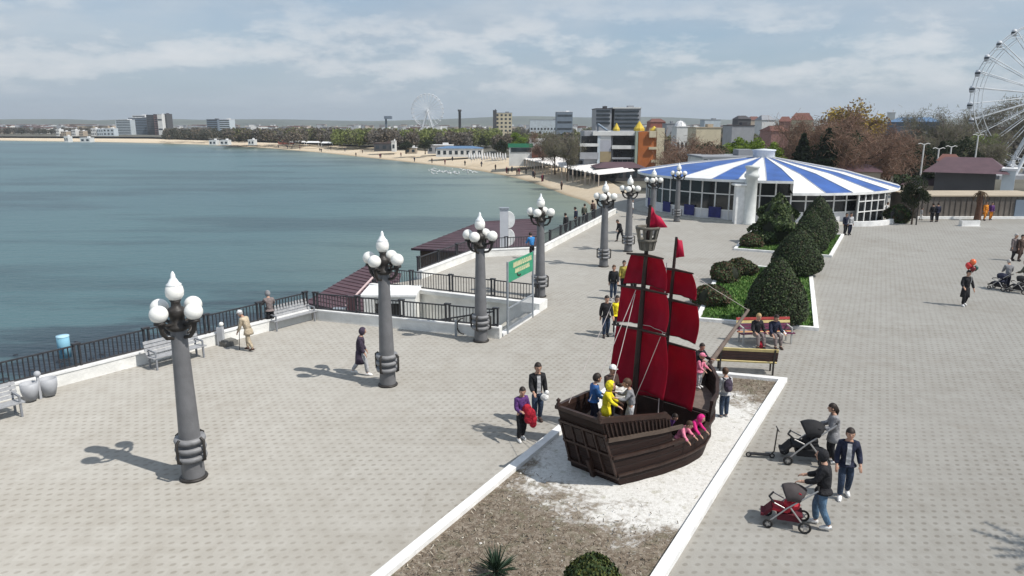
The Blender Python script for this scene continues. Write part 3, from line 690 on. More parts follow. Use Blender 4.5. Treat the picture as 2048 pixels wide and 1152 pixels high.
# ------------------------------------------------------------------ the sailing ship
HW = M('dark_stained_wood', (.026, .013, .010), .55, .35, 3.5, bump=.3, bscale=22); HW2 = M('dark_wood_trim', (.036, .019, .014), .5, .3, 5); DECK = M('weathered_deck', (.15, .115, .095), .8, .25, 4, bump=.3)
SAIL = M('crimson_sailcloth', (.42, .005, .034), .75, .16, 1.6, bump=.5, bscale=5, trans=.48); FLAG = M('crimson_flag', (.62, .02, .08), .7, .15, 3, trans=.4); ROPE = M('pale_rope', (.62, .55, .52), .8, .1)
def plank_mat():
    m, t, b = new_mat('tarred_planks'); co = t.nodes.new('ShaderNodeTexCoord')
    s = t.nodes.new('ShaderNodeSeparateXYZ'); t.links.new(co.outputs['Object'], s.inputs[0])
    fr = math_node(t, 'FRACT', math_node(t, 'DIVIDE', s.outputs[2], .17)); fl = math_node(t, 'FLOOR', math_node(t, 'DIVIDE', s.outputs[2], .17))
    seam = ramp(t, fr, [(.0, (0, 0, 0)), (.07, (1, 1, 1)), (.93, (1, 1, 1)), (1, (0, 0, 0))])
    mp = t.nodes.new('ShaderNodeMapping'); mp.inputs['Scale'].default_value = (3, 3, 14); t.links.new(co.outputs['Object'], mp.inputs[0])
    g = tnoise(t, mp.outputs[0], 1.5, 6, .65); wn = t.nodes.new('ShaderNodeTexWhiteNoise'); wn.noise_dimensions = '1D'; t.links.new(fl, wn.inputs['W'])
    c = ramp(t, g, [(.3, (.010, .005, .004)), (.75, (.030, .0145, .0115))]); c = mixc(t, .18, c, mixc(t, wn.outputs['Value'], (.007, .004, .003), (.030, .016, .013)))
    t.links.new(mixc(t, seam, (.008, .005, .004), c), b.inputs['Base Color']); b.inputs['Roughness'].default_value = .6; b.inputs['Specular IOR Level'].default_value = .22
    bp = t.nodes.new('ShaderNodeBump'); bp.inputs['Strength'].default_value = .6; bp.inputs['Distance'].default_value = .02
    t.links.new(math_node(t, 'ADD', seam, math_node(t, 'MULTIPLY', g, .5)), bp.inputs['Height']); t.links.new(bp.outputs[0], b.inputs['Normal']); return m
PLANK = plank_mat()
SH0 = Vector((2.03, 16.26, .03)); SHA = R(-43.5)
ship = thing('sailing_ship', 'dark wooden two masted ship with crimson sails on white gravel', 'ship', SH0, SHA)
def ship_w(x, y, z=0):
    c, s = math.cos(SHA), math.sin(SHA); return Vector((SH0.x + c * x - s * y, SH0.y + s * x + c * y, SH0.z + z))
KW = [(0, .70), (.12, .90), (.28, 1.13), (.45, 1.28), (.6, 1.30), (.75, 1.10), (.87, .74), (.95, .36), (1, .02)]
def interp(tab, k):
    for (a, x), (b, y) in zip(tab, tab[1:]):
        if k <= b: f = (k - a) / (b - a); f = f * f * (3 - 2 * f) * .3 + f * .7; return x + (y - x) * f
    return tab[-1][1]
GH = [(0, 1.80), (.33, 1.46), (.345, .66), (.66, .70), (.675, 1.2), (1, 1.50)]
def gun(k):
    for (a, x), (b, y) in zip(GH, GH[1:]):
        if k <= b: return x + (y - x) * (k - a) / (b - a)
    return GH[-1][1]
def hp(k, z, side, inset=0.0):
    """point on the hull skin at height z"""
    u = z / 1.6
    y = (-.62 * u) * (1 - k) + (4.45 + .95 * u ** .8) * k if z > 0 else 4.45 * k
    w = max(.012, interp(KW, k) * (1.06 - .14 * u * (1 - k) + .02 * u) - inset)
    return Vector((side * w, y, z))
ks = [0, .04, .1, .16, .22, .28, .33, .345, .4, .46, .52, .58, .63, .66, .675, .72, .78, .84, .89, .93, .97, 1.0]; NU = 10
def skin(inset):
    mb = MB()
    for side in (-1, 1):
        vs = [hp(k, gun(k) * i / NU, side, inset) for k in ks for i in range(NU + 1)]
        fs = [(a * (NU + 1) + i, (a + 1) * (NU + 1) + i, (a + 1) * (NU + 1) + i + 1, a * (NU + 1) + i + 1) for a in range(len(ks) - 1) for i in range(NU)]
        if (side < 0) != (inset > 0): fs = [f[::-1] for f in fs]
        mb.add(vs, fs, 0, True)
    L_ = [hp(0, gun(0) * i / NU, -1, inset) + Vector((0, inset, 0)) for i in range(NU + 1)]; R_ = [hp(0, gun(0) * i / NU, 1, inset) + Vector((0, inset, 0)) for i in range(NU + 1)]
    fs = [(i, NU + 1 + i, NU + 2 + i, i + 1) for i in range(NU)]
    if inset > 0: fs = [f[::-1] for f in fs]
    mb.add(L_ + R_, fs, 0); return mb
h = skin(0); h2 = skin(.07); h.add(h2.v, h2.f, 0, True)
# close the top between the two skins
for side in (-1, 1):
    o_ = [hp(k, gun(k), side) for k in ks]; i_ = [hp(k, gun(k), side, .07) for k in ks]; n = len(ks)
    fs = [(j, j + 1, n + j + 1, n + j) for j in range(n - 1)]
    h.add(o_ + i_, fs if side < 0 else [f[::-1] for f in fs])
hull = h.build('hull', PLANK, ship)
def deckpoly(k0, k1, z, name, mat, n=10):
    kk = [k0 + (k1 - k0) * i / n for i in range(n + 1)]
    pl = [hp(k, z, 1, .06) for k in kk] + [hp(k, z, -1, .06) for k in kk[::-1]]
    mb = MB().prism([(p.x, p.y) for p in pl], z - .06, z); return mb.build(name, mat, ship)
deckpoly(.01, .335, 1.04, 'quarter_deck', DECK); deckpoly(.335, .67, .14, 'main_deck', DECK); deckpoly(.668, .985, 1.02, 'fore_deck', DECK)
for k, s_ in ((.337, 1), (.668, -1)):
    a = hp(k, .3, -1, .07); b = hp(k, .3, 1, .07); MB().bar((a.x, a.y, .57), (b.x, b.y, .57), .04, .86).build('bulkhead', HW, ship)
def strake(zf, k0, k1, r, name='rubbing_strake', m=None, out=.03):
    for side in (-1, 1):
        kk = [k0 + (k1 - k0) * i / 16 for i in range(17)]
        pts = [hp(k, zf(k), side, -out) for k in kk]; mb = MB()
        for a, b in zip(pts, pts[1:]): mb.bar(a, b, r * 1.2, r * 1.6)
        mb.build(name, m or HW2, ship)
strake(lambda k: gun(k) + .03, 0, .332, .075, 'cap_rail', out=-.03); strake(lambda k: gun(k) + .03, .348, .658, .075, 'cap_rail', out=-.03); strake(lambda k: gun(k) + .03, .677, .985, .075, 'cap_rail', out=-.03)
strake(lambda k: 1.30 - .5 * k, 0, .40, .055, m=M('pale_worn_strake', (.09, .065, .05), .7, .2)); strake(lambda k: .80 - .25 * k * (1 - k), .0, .985, .045); strake(lambda k: .3, .0, .98, .035)
for side in (-1, 1):                                   # the row of turned balusters along the quarter
    for i in range(17):
        k = .012 + .31 * i / 16; zb = 1.36 - .5 * k; zt_ = gun(k) - .05; p = hp(k, zb, side, -.025); q = hp(k, zt_, side, -.025)
        MB().tube([p, p.lerp(q, .5), q], [.014, .024, .014], 6).build('baluster', HW2, ship)
# transom: rails, frames and recessed panels
def tr(x, z, o=.0): 
    p = hp(0, z, 1); return Vector((x * p.x, p.y - o, z))
for z, r in ((1.82, .085), (1.42, .06), (.86, .05), (.22, .06)): MB().bar(tr(-1.04, z, .02), tr(1.04, z, .02), r, r).build('transom_rail', HW2, ship)
for x in (-.97, -.5, 0, .5, .97): MB().bar(tr(x, .24, .02), tr(x, 1.4, .02), .05, .05).build('transom_frame', HW2, ship)
for x in (-.74, -.25, .25, .74): MB().bar(tr(x, .95, .012), tr(x, 1.34, .012), .2, .02).build('transom_panel', HW, ship)
MB().bar((0, -.05, .0), tr(0, .55, .07), .09, .14).build('rudder', HW2, ship)
MB().tube([hp(1, .05, 1), hp(1, .6, 1) + Vector((0, .03, 0)), hp(1, 1.2, 1) + Vector((0, .03, 0)), hp(1, 1.62, 1) + Vector((0, .05, 0))], [.06, .065, .07, .06], 8).build('stem_post', HW2, ship)
for x, y in ((-.8, -.72), (.8, -.72)): MB().lathe([(.05, 1.78), (.06, 1.9), (.03, 1.95), (.06, 2.0), (0, 2.06)], (x * .75, y, 0), 10).build('newel_post', HW2, ship)
BWQ = Vector((0, 7.75, 2.72)); BWP = Vector((0, 4.9, 1.25))
MB().tube([BWP, BWQ], [.085, .045], 10).build('bowsprit', DECK, ship)
MM, FM = 1.52, 2.86
def LEAN(z): return .048 * (z - 1.9) + .05      # the masts lean a little to starboard
def mast(y, z0, z1, r):
    return MB().tube([(LEAN(z0), y, z0), (LEAN((z0 + z1) / 2), y, (z0 + z1) / 2), (LEAN(z1), y, z1)], [r, r * .8, r * .45], 10).build('mast', HW, ship)
mm = mast(MM, .9, 6.5, .085); fm = mast(FM, .28, 5.58, .075)
NX = LEAN(5.6)
NEST = M('weathered_nest', (.13, .12, .10), .8, .25, 6)
nb = MB().lathe([(0, 5.40), (.15, 5.41), (.17, 5.46), (0, 5.47)], (NX, MM, 0), 12)
for i in range(10):
    a = 2 * math.pi * i / 10; nb.bar((NX + .16 * math.cos(a), MM + .16 * math.sin(a), 5.42), (NX + .27 * math.cos(a), MM + .27 * math.sin(a), 5.96), .05, .035)
for z, r in ((5.66, .215), (5.96, .275)): nb.lathe([(r - .02, z - .03), (r + .02, z - .03), (r + .02, z + .03), (r - .02, z + .03), (r - .02, z - .03)], (NX, MM, 0), 16)
nb.lathe([(.15, 5.42), (.215, 5.66)], (NX, MM, 0), 12); nb.lathe([(.205, 5.66), (.14, 5.42)], (NX, MM, 0), 12)
nb.build('crow_nest', NEST, mm)
def pennant(pts, name, par):
    """cloth between a hoist and a fly edge with a ripple"""
    (a, b, c, d) = [Vector(p) for p in pts]; n = 8; vs = []
    for i in range(n + 1):
        f = i / n; w = Vector((.03, .05, 0)) * math.sin(f * 7) * f
        vs += [a.lerp(b, f) + w, d.lerp(c, f) + w]
    o = MB().add(vs, [(2 * i, 2 * i + 2, 2 * i + 3, 2 * i + 1) for i in range(n)], 0, True).build(name, FLAG, par)
    s = o.modifiers.new('cloth', 'SOLIDIFY'); s.thickness = .01; return o
pennant([(LEAN(6.5), MM, 6.5), (LEAN(6.5) + .20, MM + .1, 6.22), (LEAN(6.5) + .36, MM + .16, 5.98), (LEAN(6.5), MM, 5.96)], 'flag', mm)
pennant([(LEAN(5.5), FM, 5.56), (LEAN(5.5) + .10, FM + .05, 5.50), (LEAN(5.5) + .16, FM + .10, 5.08), (LEAN(5.5), FM, 5.04)], 'flag', fm)
def sail(y, zt, zb, wt, wb, belly):
    yd = MB().tube([(-wt - .08 + LEAN(zt), y - .05, zt + .02), (LEAN(zt), y - .05, zt + .05), (wt + .08 + LEAN(zt), y - .05, zt + .02)], [.022, .038, .022], 8).build('yard', HW2, ship)
    n, m_ = 18, 26; vs = []; lx = LEAN((zt + zb) / 2)
    for i in range(n + 1):
        v = i / n; w = wt + (wb - wt) * v + .05 * math.sin(math.pi * v)
        for j in range(m_ + 1):
            s = -1 + 2 * j / m_
            sag = (.07 * (1 - s * s)) * v ** 2
            bl = belly * (math.sin(math.pi * (.15 + .80 * v)) - math.sin(math.pi * .15) * (1 - v)) * (1 - .75 * s * s)
            fold = (.014 * math.sin(s * 15 + 3 * v) + .012 * math.sin(s * 7 - 5 * v + zt)) * (.4 + v)
            vs.append((s * w + LEAN(zt - (zt - zb) * v), y + .03 + bl + fold, zt - (zt - zb) * v + sag))
    fs = [(i * (m_ + 1) + j, i * (m_ + 1) + j + 1, (i + 1) * (m_ + 1) + j + 1, (i + 1) * (m_ + 1) + j) for i in range(n) for j in range(m_)]
    o = MB().add(vs, fs, 0, True).build('sail', SAIL, ship); s = o.modifiers.new('cloth', 'SOLIDIFY'); s.thickness = .012
    mb = MB()
    for a, b in zip(vs[-m_ - 1:], vs[-m_:]): mb.tube([a, b], .013, 5, caps=False)
    mb.build('bolt_rope', ROPE if zb > 3 and zb < 3.6 else HW2, o)
for y, rows in ((MM, ((5.25, 4.48, .44, .62, .22), (4.41, 3.46, .64, .72, .26), (3.38, 1.74, .72, .83, .34))), (FM, ((4.70, 4.02, .52, .70, .2), (3.90, 2.90, .76, .82, .25), (2.74, 1.06, .82, .92, .34)))):
    for a in rows: sail(y, *a)
def rope(a, b, r=.009): MB().tube([a, Vector(a).lerp(Vector(b), .5) - Vector((0, 0, .04)), b], r, 5).build('rope', ROPE, ship)
rope((0, MM - .06, 4.4), (-.42, .25, 1.75)); rope((0, MM - .08, 4.3), (.0, .42, 1.75)); rope((.75, MM - .05, 3.36), (.05, MM - .3, 1.2), .006); rope((0, MM + .06, 5.3), (.02, FM - .06, 4.3)); rope((0.02, FM - .07, 4.9), (.06, FM - .2, .8), .012)
rope((0, FM + .05, 5.0), BWQ, .006); rope((-.5, MM - .05, 4.4), (-.7, -.2, 1.75), .007)

# ------------------------------------------------------------------ clipped shrubs, bushes
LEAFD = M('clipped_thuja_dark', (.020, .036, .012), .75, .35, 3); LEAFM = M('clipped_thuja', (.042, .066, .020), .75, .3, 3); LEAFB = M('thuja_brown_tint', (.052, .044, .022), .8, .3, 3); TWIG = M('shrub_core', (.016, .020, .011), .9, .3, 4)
LEAFG = M('bush_green', (.045, .075, .02), .7, .3, 3); LEAFR = M('bush_russet', (.085, .050, .026), .75, .3, 3); TRUNK = M('bark_brown', (.075, .055, .04), .9, .3, 5)
def shrub(name, label, cat, loc, prof, mats, weights, n, size, seed, lump=.06, group=None, lobes=None, core=True, stem=False):
    """prof: (radius, height) profile of the crown; leaves stand on it and inside it"""
    t = thing(name, label, cat, loc, 0, group); rng = np.random.default_rng(seed)
    pr = np.array(prof); L = np.r_[0, np.cumsum(np.hypot(*np.diff(pr, axis=0).T))]
    wts = rng.random(n * 3) * L[-1]; r = np.interp(wts, L, pr[:, 0]); z = np.interp(wts, L, pr[:, 1])
    keep = rng.random(n * 3) < (r + .15) / (pr[:, 0].max() + .15); r, z = r[keep][:n], z[keep][:n]; k = len(r); a = rng.random(k) * 2 * math.pi
    ph = rng.random(6) * 6.28
    lm = 1 + 1.2 * lump * (np.sin(3 * a + ph[0] + 2 * z) + np.sin(5 * a + ph[1] - 3 * z) + np.sin(2 * a + 5 * z + ph[2])) + rng.normal(size=k) * (.012 if lump < .03 else .035)
    dep = 1 - np.abs(rng.normal(size=k)) * .05
    c = np.stack([r * lm * dep * np.cos(a), r * lm * dep * np.sin(a), z + rng.normal(size=k) * .02], 1)
    nr = np.stack([np.cos(a), np.sin(a), .35 + 0 * a], 1)
    mi = rng.choice(len(mats), k, p=weights)
    quads('foliage', *leafquads(rng, c, size, nr, .9), mats, mi, t)
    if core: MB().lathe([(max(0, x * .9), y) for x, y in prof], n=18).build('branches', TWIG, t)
    if stem: MB().tube([(0, 0, 0), (0, 0, .4)], .06, 8).build('trunk', TRUNK, t)
    return t
def dome(r, h, z0=.12):
    h *= 1.06; return [(r * .62, z0), (r * .92, z0 + h * .08), (r, z0 + h * .22), (r * .92, z0 + h * .40), (r * .72, z0 + h * .60), (r * .46, z0 + h * .79), (r * .20, z0 + h * .93), (0.01, z0 + h)]
for i, (x, y, r, h, l) in enumerate(((11.25, 29.95, 1.32, 2.66, 'nearest clipped dome of dark evergreen, right behind the coloured bench'), (16.15, 40.4, 1.42, 2.45, 'second clipped evergreen dome, leaning out over the pavement'),
                         (19.7, 47.5, 1.2, 2.75, 'third clipped evergreen dome, between the lawns'), (22.3, 52.6, 1.42, 3.0, 'farthest clipped evergreen dome, next to the round cafe'))):
    shrub('clipped_shrub', l, 'shrub', (x, y, .03), dome(r, h), [LEAFD, LEAFM, LEAFB], [.42, .46, .12], 11000 if i < 2 else 7000, .030 if i < 2 else .036, i, .016, 'clipped evergreen domes')
def bushprof(r, h): return [(r * .8, .1), (r, h * .35), (r * .95, h * .6), (r * .7, h * .85), (r * .3, h * .97), (.01, h)]
for i, (x, y, r, h, l) in enumerate(((9.45, 33.3, .82, .95, 'low russet and green bush nearest on the lawn kerb'), (11.6, 38.6, .85, 1.05, 'russet green bush halfway along the lawn kerb'), (12.9, 40.3, .8, .95, 'greener low bush at the far end of the near lawn'),
                         (16.6, 49.9, .75, .95, 'low dark bush at the kerb of the far lawn'))):
    shrub('low_bush', l, 'bush', (x, y, .03), bushprof(r, h), [LEAFG, LEAFR, LEAFD], [.4, .4, .2], 4500, .042, 30 + i, .09, 'low bushes on the lawns')
shrub('pine_bush', 'tall loose pine bush on the far lawn', 'pine', (18.9, 51.4, .03), [(1.0, .15), (1.45, .7), (1.4, 1.4), (1.15, 2.1), (.75, 2.8), (.3, 3.3), (.01, 3.6)], [LEAFG, LEAFD, M('pine_light', (.085, .115, .035), .7, .3)], [.45, .3, .25], 7500, .075, 50, .13, stem=True)
shrub('round_bush', 'round yellow green bush cut off by the bottom edge', 'bush', (1.45, 11.45, .03), bushprof(.52, .85), [LEAFG, M('box_yellow_green', (.085, .095, .02), .7, .3), LEAFD], [.4, .4, .2], 6000, .024, 60, .04)
t = thing('yucca_plant', 'spiky dark yucca on the brown soil at the bottom edge', 'yucca', (-.30, 12.2, .03)); mb = MB(); rr = random.Random(5); YU = M('yucca_leaf', (.030, .058, .032), .6, .3, 3)
for i in range(70):
    a = rr.uniform(0, 6.28); e = rr.uniform(.15, 1.4); L = rr.uniform(.32, .55); d = Vector((math.cos(a) * math.cos(e), math.sin(a) * math.cos(e), math.sin(e))); s = d.cross(Vector((0, 0, 1))).normalized() * .022
    b = Vector((0, 0, .1)) + d * .05; m_ = b + d * L * .55; q = b + d * L - Vector((0, 0, .05 * math.cos(e)))
    mb.add([b - s, b + s, m_ + s * .8, q, m_ - s * .8], [(0, 1, 2, 3, 4)])
mb.build('leaves', YU, t); MB().tube([(0, 0, 0), (0, 0, .14)], .06, 8).build('stem', TRUNK, t)

# ------------------------------------------------------------------ round cafe with the striped roof
CF = Vector((25.2, 73.7, 0)); CR = 12.4
cafe = thing('round_cafe', 'round glazed cafe under a blue and white striped cone roof', 'cafe', CF)
def cpt(r, a, z): return Vector((r * math.sin(a), -r * math.cos(a), z))       # a = 0 faces the camera, + to the right
def eave(a):
    a = (a + math.pi) % (2 * math.pi) - math.pi
    return 2.72 if a > R(-7) else 3.72
BND = [-90, -52.5, -38.4, -27.9, -17.1, -7, 5.7, 17.7, 29.4, 40.6, 51.7, 61.7, 71.7] + [82 + 188 * i / 17 for i in range(18)]; NS = len(BND) - 1; BND = [R(x) for x in BND]; WS, BS = stripe_roof(); pw = MB()
for i in range(NS):
    aa = BND[i]; sw = BND[i + 1] - aa; sn = max(3, round(sw / R(4)))
    for s in range(sn):
        p, q = aa + sw * s / sn, aa + sw * (s + 1) / sn; e = eave(aa + sw / 2); ring = []
        for r_, z in ((CR, e), (CR * .62, e + (5.15 - e) * .52), (1.0, 5.15)): ring.append((cpt(r_, p, z), cpt(r_, q, z)))
        vs = [x for rg_ in ring for x in rg_]
        pw.add(vs, [(0, 1, 3, 2), (2, 3, 5, 4)], 1 - i % 2)
        lo = [cpt(CR, p, e - .22), cpt(CR, q, e - .22), cpt(CR - 1.2, q, e - .1), cpt(CR - 1.2, p, e - .1)]
        pw.add([ring[0][0], ring[0][1]] + lo, [(2, 3, 1, 0), (5, 4, 3, 2)], 2)
pw.add([cpt(CR, R(-7), 2.72), cpt(CR, R(-7), 3.72), cpt(2, R(-7), 5.0)], [(0, 1, 2)], 0)
rf_ = pw.build('roof', [WS, BS, KERB], cafe); mb = MB()
for i in range(NS):
    p = BND[i]; e = max(eave(p - .01), eave(p + .01)); mb.tube([cpt(CR, p, e + .02), cpt(CR * .62, p, e + (5.15 - e) * .52 + .02), cpt(1.0, p, 5.17)], .035, 5)
mb.build('seam', M('roof_seam_grey', (.45, .46, .48), .5, .1), rf_)
MB().lathe([(1.05, 5.0), (1.05, 5.75), (1.15, 5.8), (1.15, 5.9), (0, 6.0)], n=24).build('lantern', M('lantern_pale', (.62, .66, .70), .5, .06), cafe)
GLASS = M('dark_glazing', (.018, .020, .022), .12, .3, .6, spec=.6); PANEL = M('cafe_white_panel', (.66, .66, .68), .6, .06, 2)
WR = 11.4; NM = 56; lowp = MB(); gl = MB()
for i in range(NM):
    p, q = 2 * math.pi * i / NM, 2 * math.pi * (i + 1) / NM; e = eave((p + q) / 2) - .06
    lowp.add([cpt(WR, p, 0), cpt(WR, q, 0), cpt(WR, q, .95), cpt(WR, p, .95)], [(0, 1, 2, 3)])
    gl.add([cpt(WR - .04, p, .95), cpt(WR - .04, q, .95), cpt(WR - .04, q, e), cpt(WR - .04, p, e)], [(0, 1, 2, 3)])
lowp.build('low_wall', PANEL, cafe); gl.build('glazing', GLASS, cafe)
for i in range(NM):
    p = 2 * math.pi * i / NM; pd = (p + math.pi) % (2 * math.pi) - math.pi
    if abs(pd) < R(112): e = eave(p + .001) - .1; MB().bar(cpt(WR, p, .0), cpt(WR, p, e), .10, .12).build('mullion', KERB, cafe)
mb = MB(); mb9 = MB()
for i in range(NM):
    p, q = 2 * math.pi * i / NM, 2 * math.pi * (i + 1) / NM; m_ = (p + q) / 2
    mb.bar(cpt(WR + .01, p, .95), cpt(WR + .01, q, .95), .08, .09); mb9.bar(cpt(WR + .01, p, 2.35 if eave(m_) > 3 else 1.95), cpt(WR + .01, q, 2.35 if eave(m_) > 3 else 1.95), .08, .09)
mb.build('window_sill', KERB, cafe); mb9.build('transom_bar', KERB, cafe)
BANN = M('navy_banner', (.022, .026, .14), .6, .25, 2)
for pxl in (1284, 1333, 1378, 1429):
    # on the left front of the glazing
    for j in range(400):
        a = R(-85 + j * .2)
        P_ = CF + cpt(WR + .08, a, .9); dd = P_.y * math.cos(PITCH) - (P_.z - CAMH) * math.sin(PITCH)
        if CX + FPX * P_.x / dd >= pxl: break
    MB().bar(cpt(WR + .1, a - .05, .72), cpt(WR + .1, a + .05, .72), .04, .95).build('banner', BANN, cafe)
MB().lathe([(12.8, .0), (12.8, .12), (11.3, .12)], n=48).build('terrace', CONC, cafe)
c = at(1475, 447) - CF; MB().box(c + Vector((0, 0, 1.65)), (.75, .75, 3.3)).box(c + Vector((0, 0, 3.35)), (1.2, 1.1, .14)).build('entrance_pillar', KERB, cafe)
c = at(1497, 448); t = thing('chimney_column', 'tall pale round column with a ringed cap in front of the round cafe', 'column', c)
MB().lathe([(.62, 0), (.62, .12), (.52, .2), (.50, 3.9), (.62, 4.0), (.62, 4.25), (.50, 4.35), (.50, 4.7), (.6, 4.8), (.6, 4.95), (0, 5.0)], n=22).build('shaft', M('column_pale', (.60, .62, .60), .6, .1, 2), t)
# white rails and steps to the right of the cafe
t = thing('ramp_wall', 'white curved low wall of the cafe ramp', 'wall', CF); pts = [cpt(CR + 1.0 + .4 * math.sin(i * .5), R(14 + i * 3.4), 0) for i in range(12)]
wall_run([(p.x, p.y) for p in pts], -.3, .002, .42).build('wall', KERB, t)
railing([(CF + cpt(CR + 1.2, R(34 + i * 4), 0)).to_tuple()[:2] for i in range(6)], .05, .95, 'thin dark railing of the cafe ramp', 1.6)
t = thing('glass_porch', 'white framed glass porch at the right side of the round cafe', 'porch', CF + cpt(CR - .3, R(30), 0), R(30))
MB().box((0, 0, 1.35), (3.6, .08, 2.6)).build('glazing', GLASS, t); mb = MB()
for x in (-1.8, -.9, 0, .9, 1.8): mb.box((x, -.06, 1.35), (.09, .1, 2.7))
for z in (.08, 1.0, 1.9, 2.66): mb.box((0, -.07, z), (3.7, .1, .08))
mb.build('frame', KERB, t)

# ------------------------------------------------------------------ people
SKIN = M('skin', (.46, .27, .19), .55, .08, 8); EYE = M('eye_dark', (.02, .015, .012), .4, .1); LIP = M('lips', (.32, .12, .10), .5, .1)
def cloth(name, c): return M(name, c, .85, .26, 9, bump=.9, bscale=11)
C_ = dict(black=cloth('black_fabric', (.014, .014, .017)), navy=cloth('navy_fabric', (.013, .017, .040)), denim=cloth('blue_denim', (.085, .15, .23)), ddenim=cloth('dark_denim', (.030, .048, .085)), grey=cloth('grey_fabric', (.24, .24, .25)), lgrey=cloth('pale_grey_fabric', (.46, .46, .47)),
          white=cloth('white_fabric', (.74, .74, .73)), beige=cloth('beige_fabric', (.47, .39, .28)), yellow=cloth('yellow_raincoat', (.80, .66, .02)), ochre=cloth('ochre_fabric', (.42, .34, .07)), purple=cloth('purple_grey_fabric', (.055, .040, .065)), violet=cloth('violet_fabric', (.10, .035, .16)),
          blue=cloth('blue_fabric', (.035, .12, .33)), sky=cloth('bright_blue_fabric', (.04, .22, .52)), pink=cloth('pink_fabric', (.72, .22, .32)), magenta=cloth('magenta_fabric', (.60, .02, .19)), red=cloth('red_fabric', (.40, .012, .03)), brown=cloth('brown_fabric', (.08, .05, .04)), taupe=cloth('taupe_fabric', (.20, .165, .16)), khaki=cloth('khaki_fabric', (.12, .12, .09)), orange=cloth('orange_fabric', (.62, .22, .02)), maroon=cloth('maroon_fabric', (.12, .02, .035)))
HAIR = dict(dark=M('dark_hair', (.022, .014, .010), .6, .3, 12), brown=M('brown_hair', (.075, .040, .022), .6, .3, 12), grey=M('grey_hair', (.36, .35, .34), .7, .2, 12), blond=M('fair_hair', (.38, .26, .12), .6, .2, 12))
SKINQ = []                     # (object, materials, detail builder) turned into plain meshes in one pass
def skin_obj(name, nodes, edges, root, mats, parent, sub=1, extra=None):
    me = bpy.data.meshes.new(name); me.from_pydata([n[0] for n in nodes], edges, [])
    bm = bmesh.new(); bm.from_mesh(me); ly = bm.verts.layers.skin.verify(); bm.verts.ensure_lookup_table()
    for v, n in zip(bm.verts, nodes): v[ly].radius = (n[1], n[1]); v[ly].use_root = False
    bm.verts[root][ly].use_root = True
    bm.to_mesh(me); bm.free()
    o = bpy.data.objects.new(name, me); COL.objects.link(o)
    if parent: o.parent = parent
    o.modifiers.new('Skin', 'SKIN').use_smooth_shade = True
    s = o.modifiers.new('Subsurf', 'SUBSURF'); s.levels = sub; s.render_levels = sub
    SKINQ.append((o, mats, extra)); return o
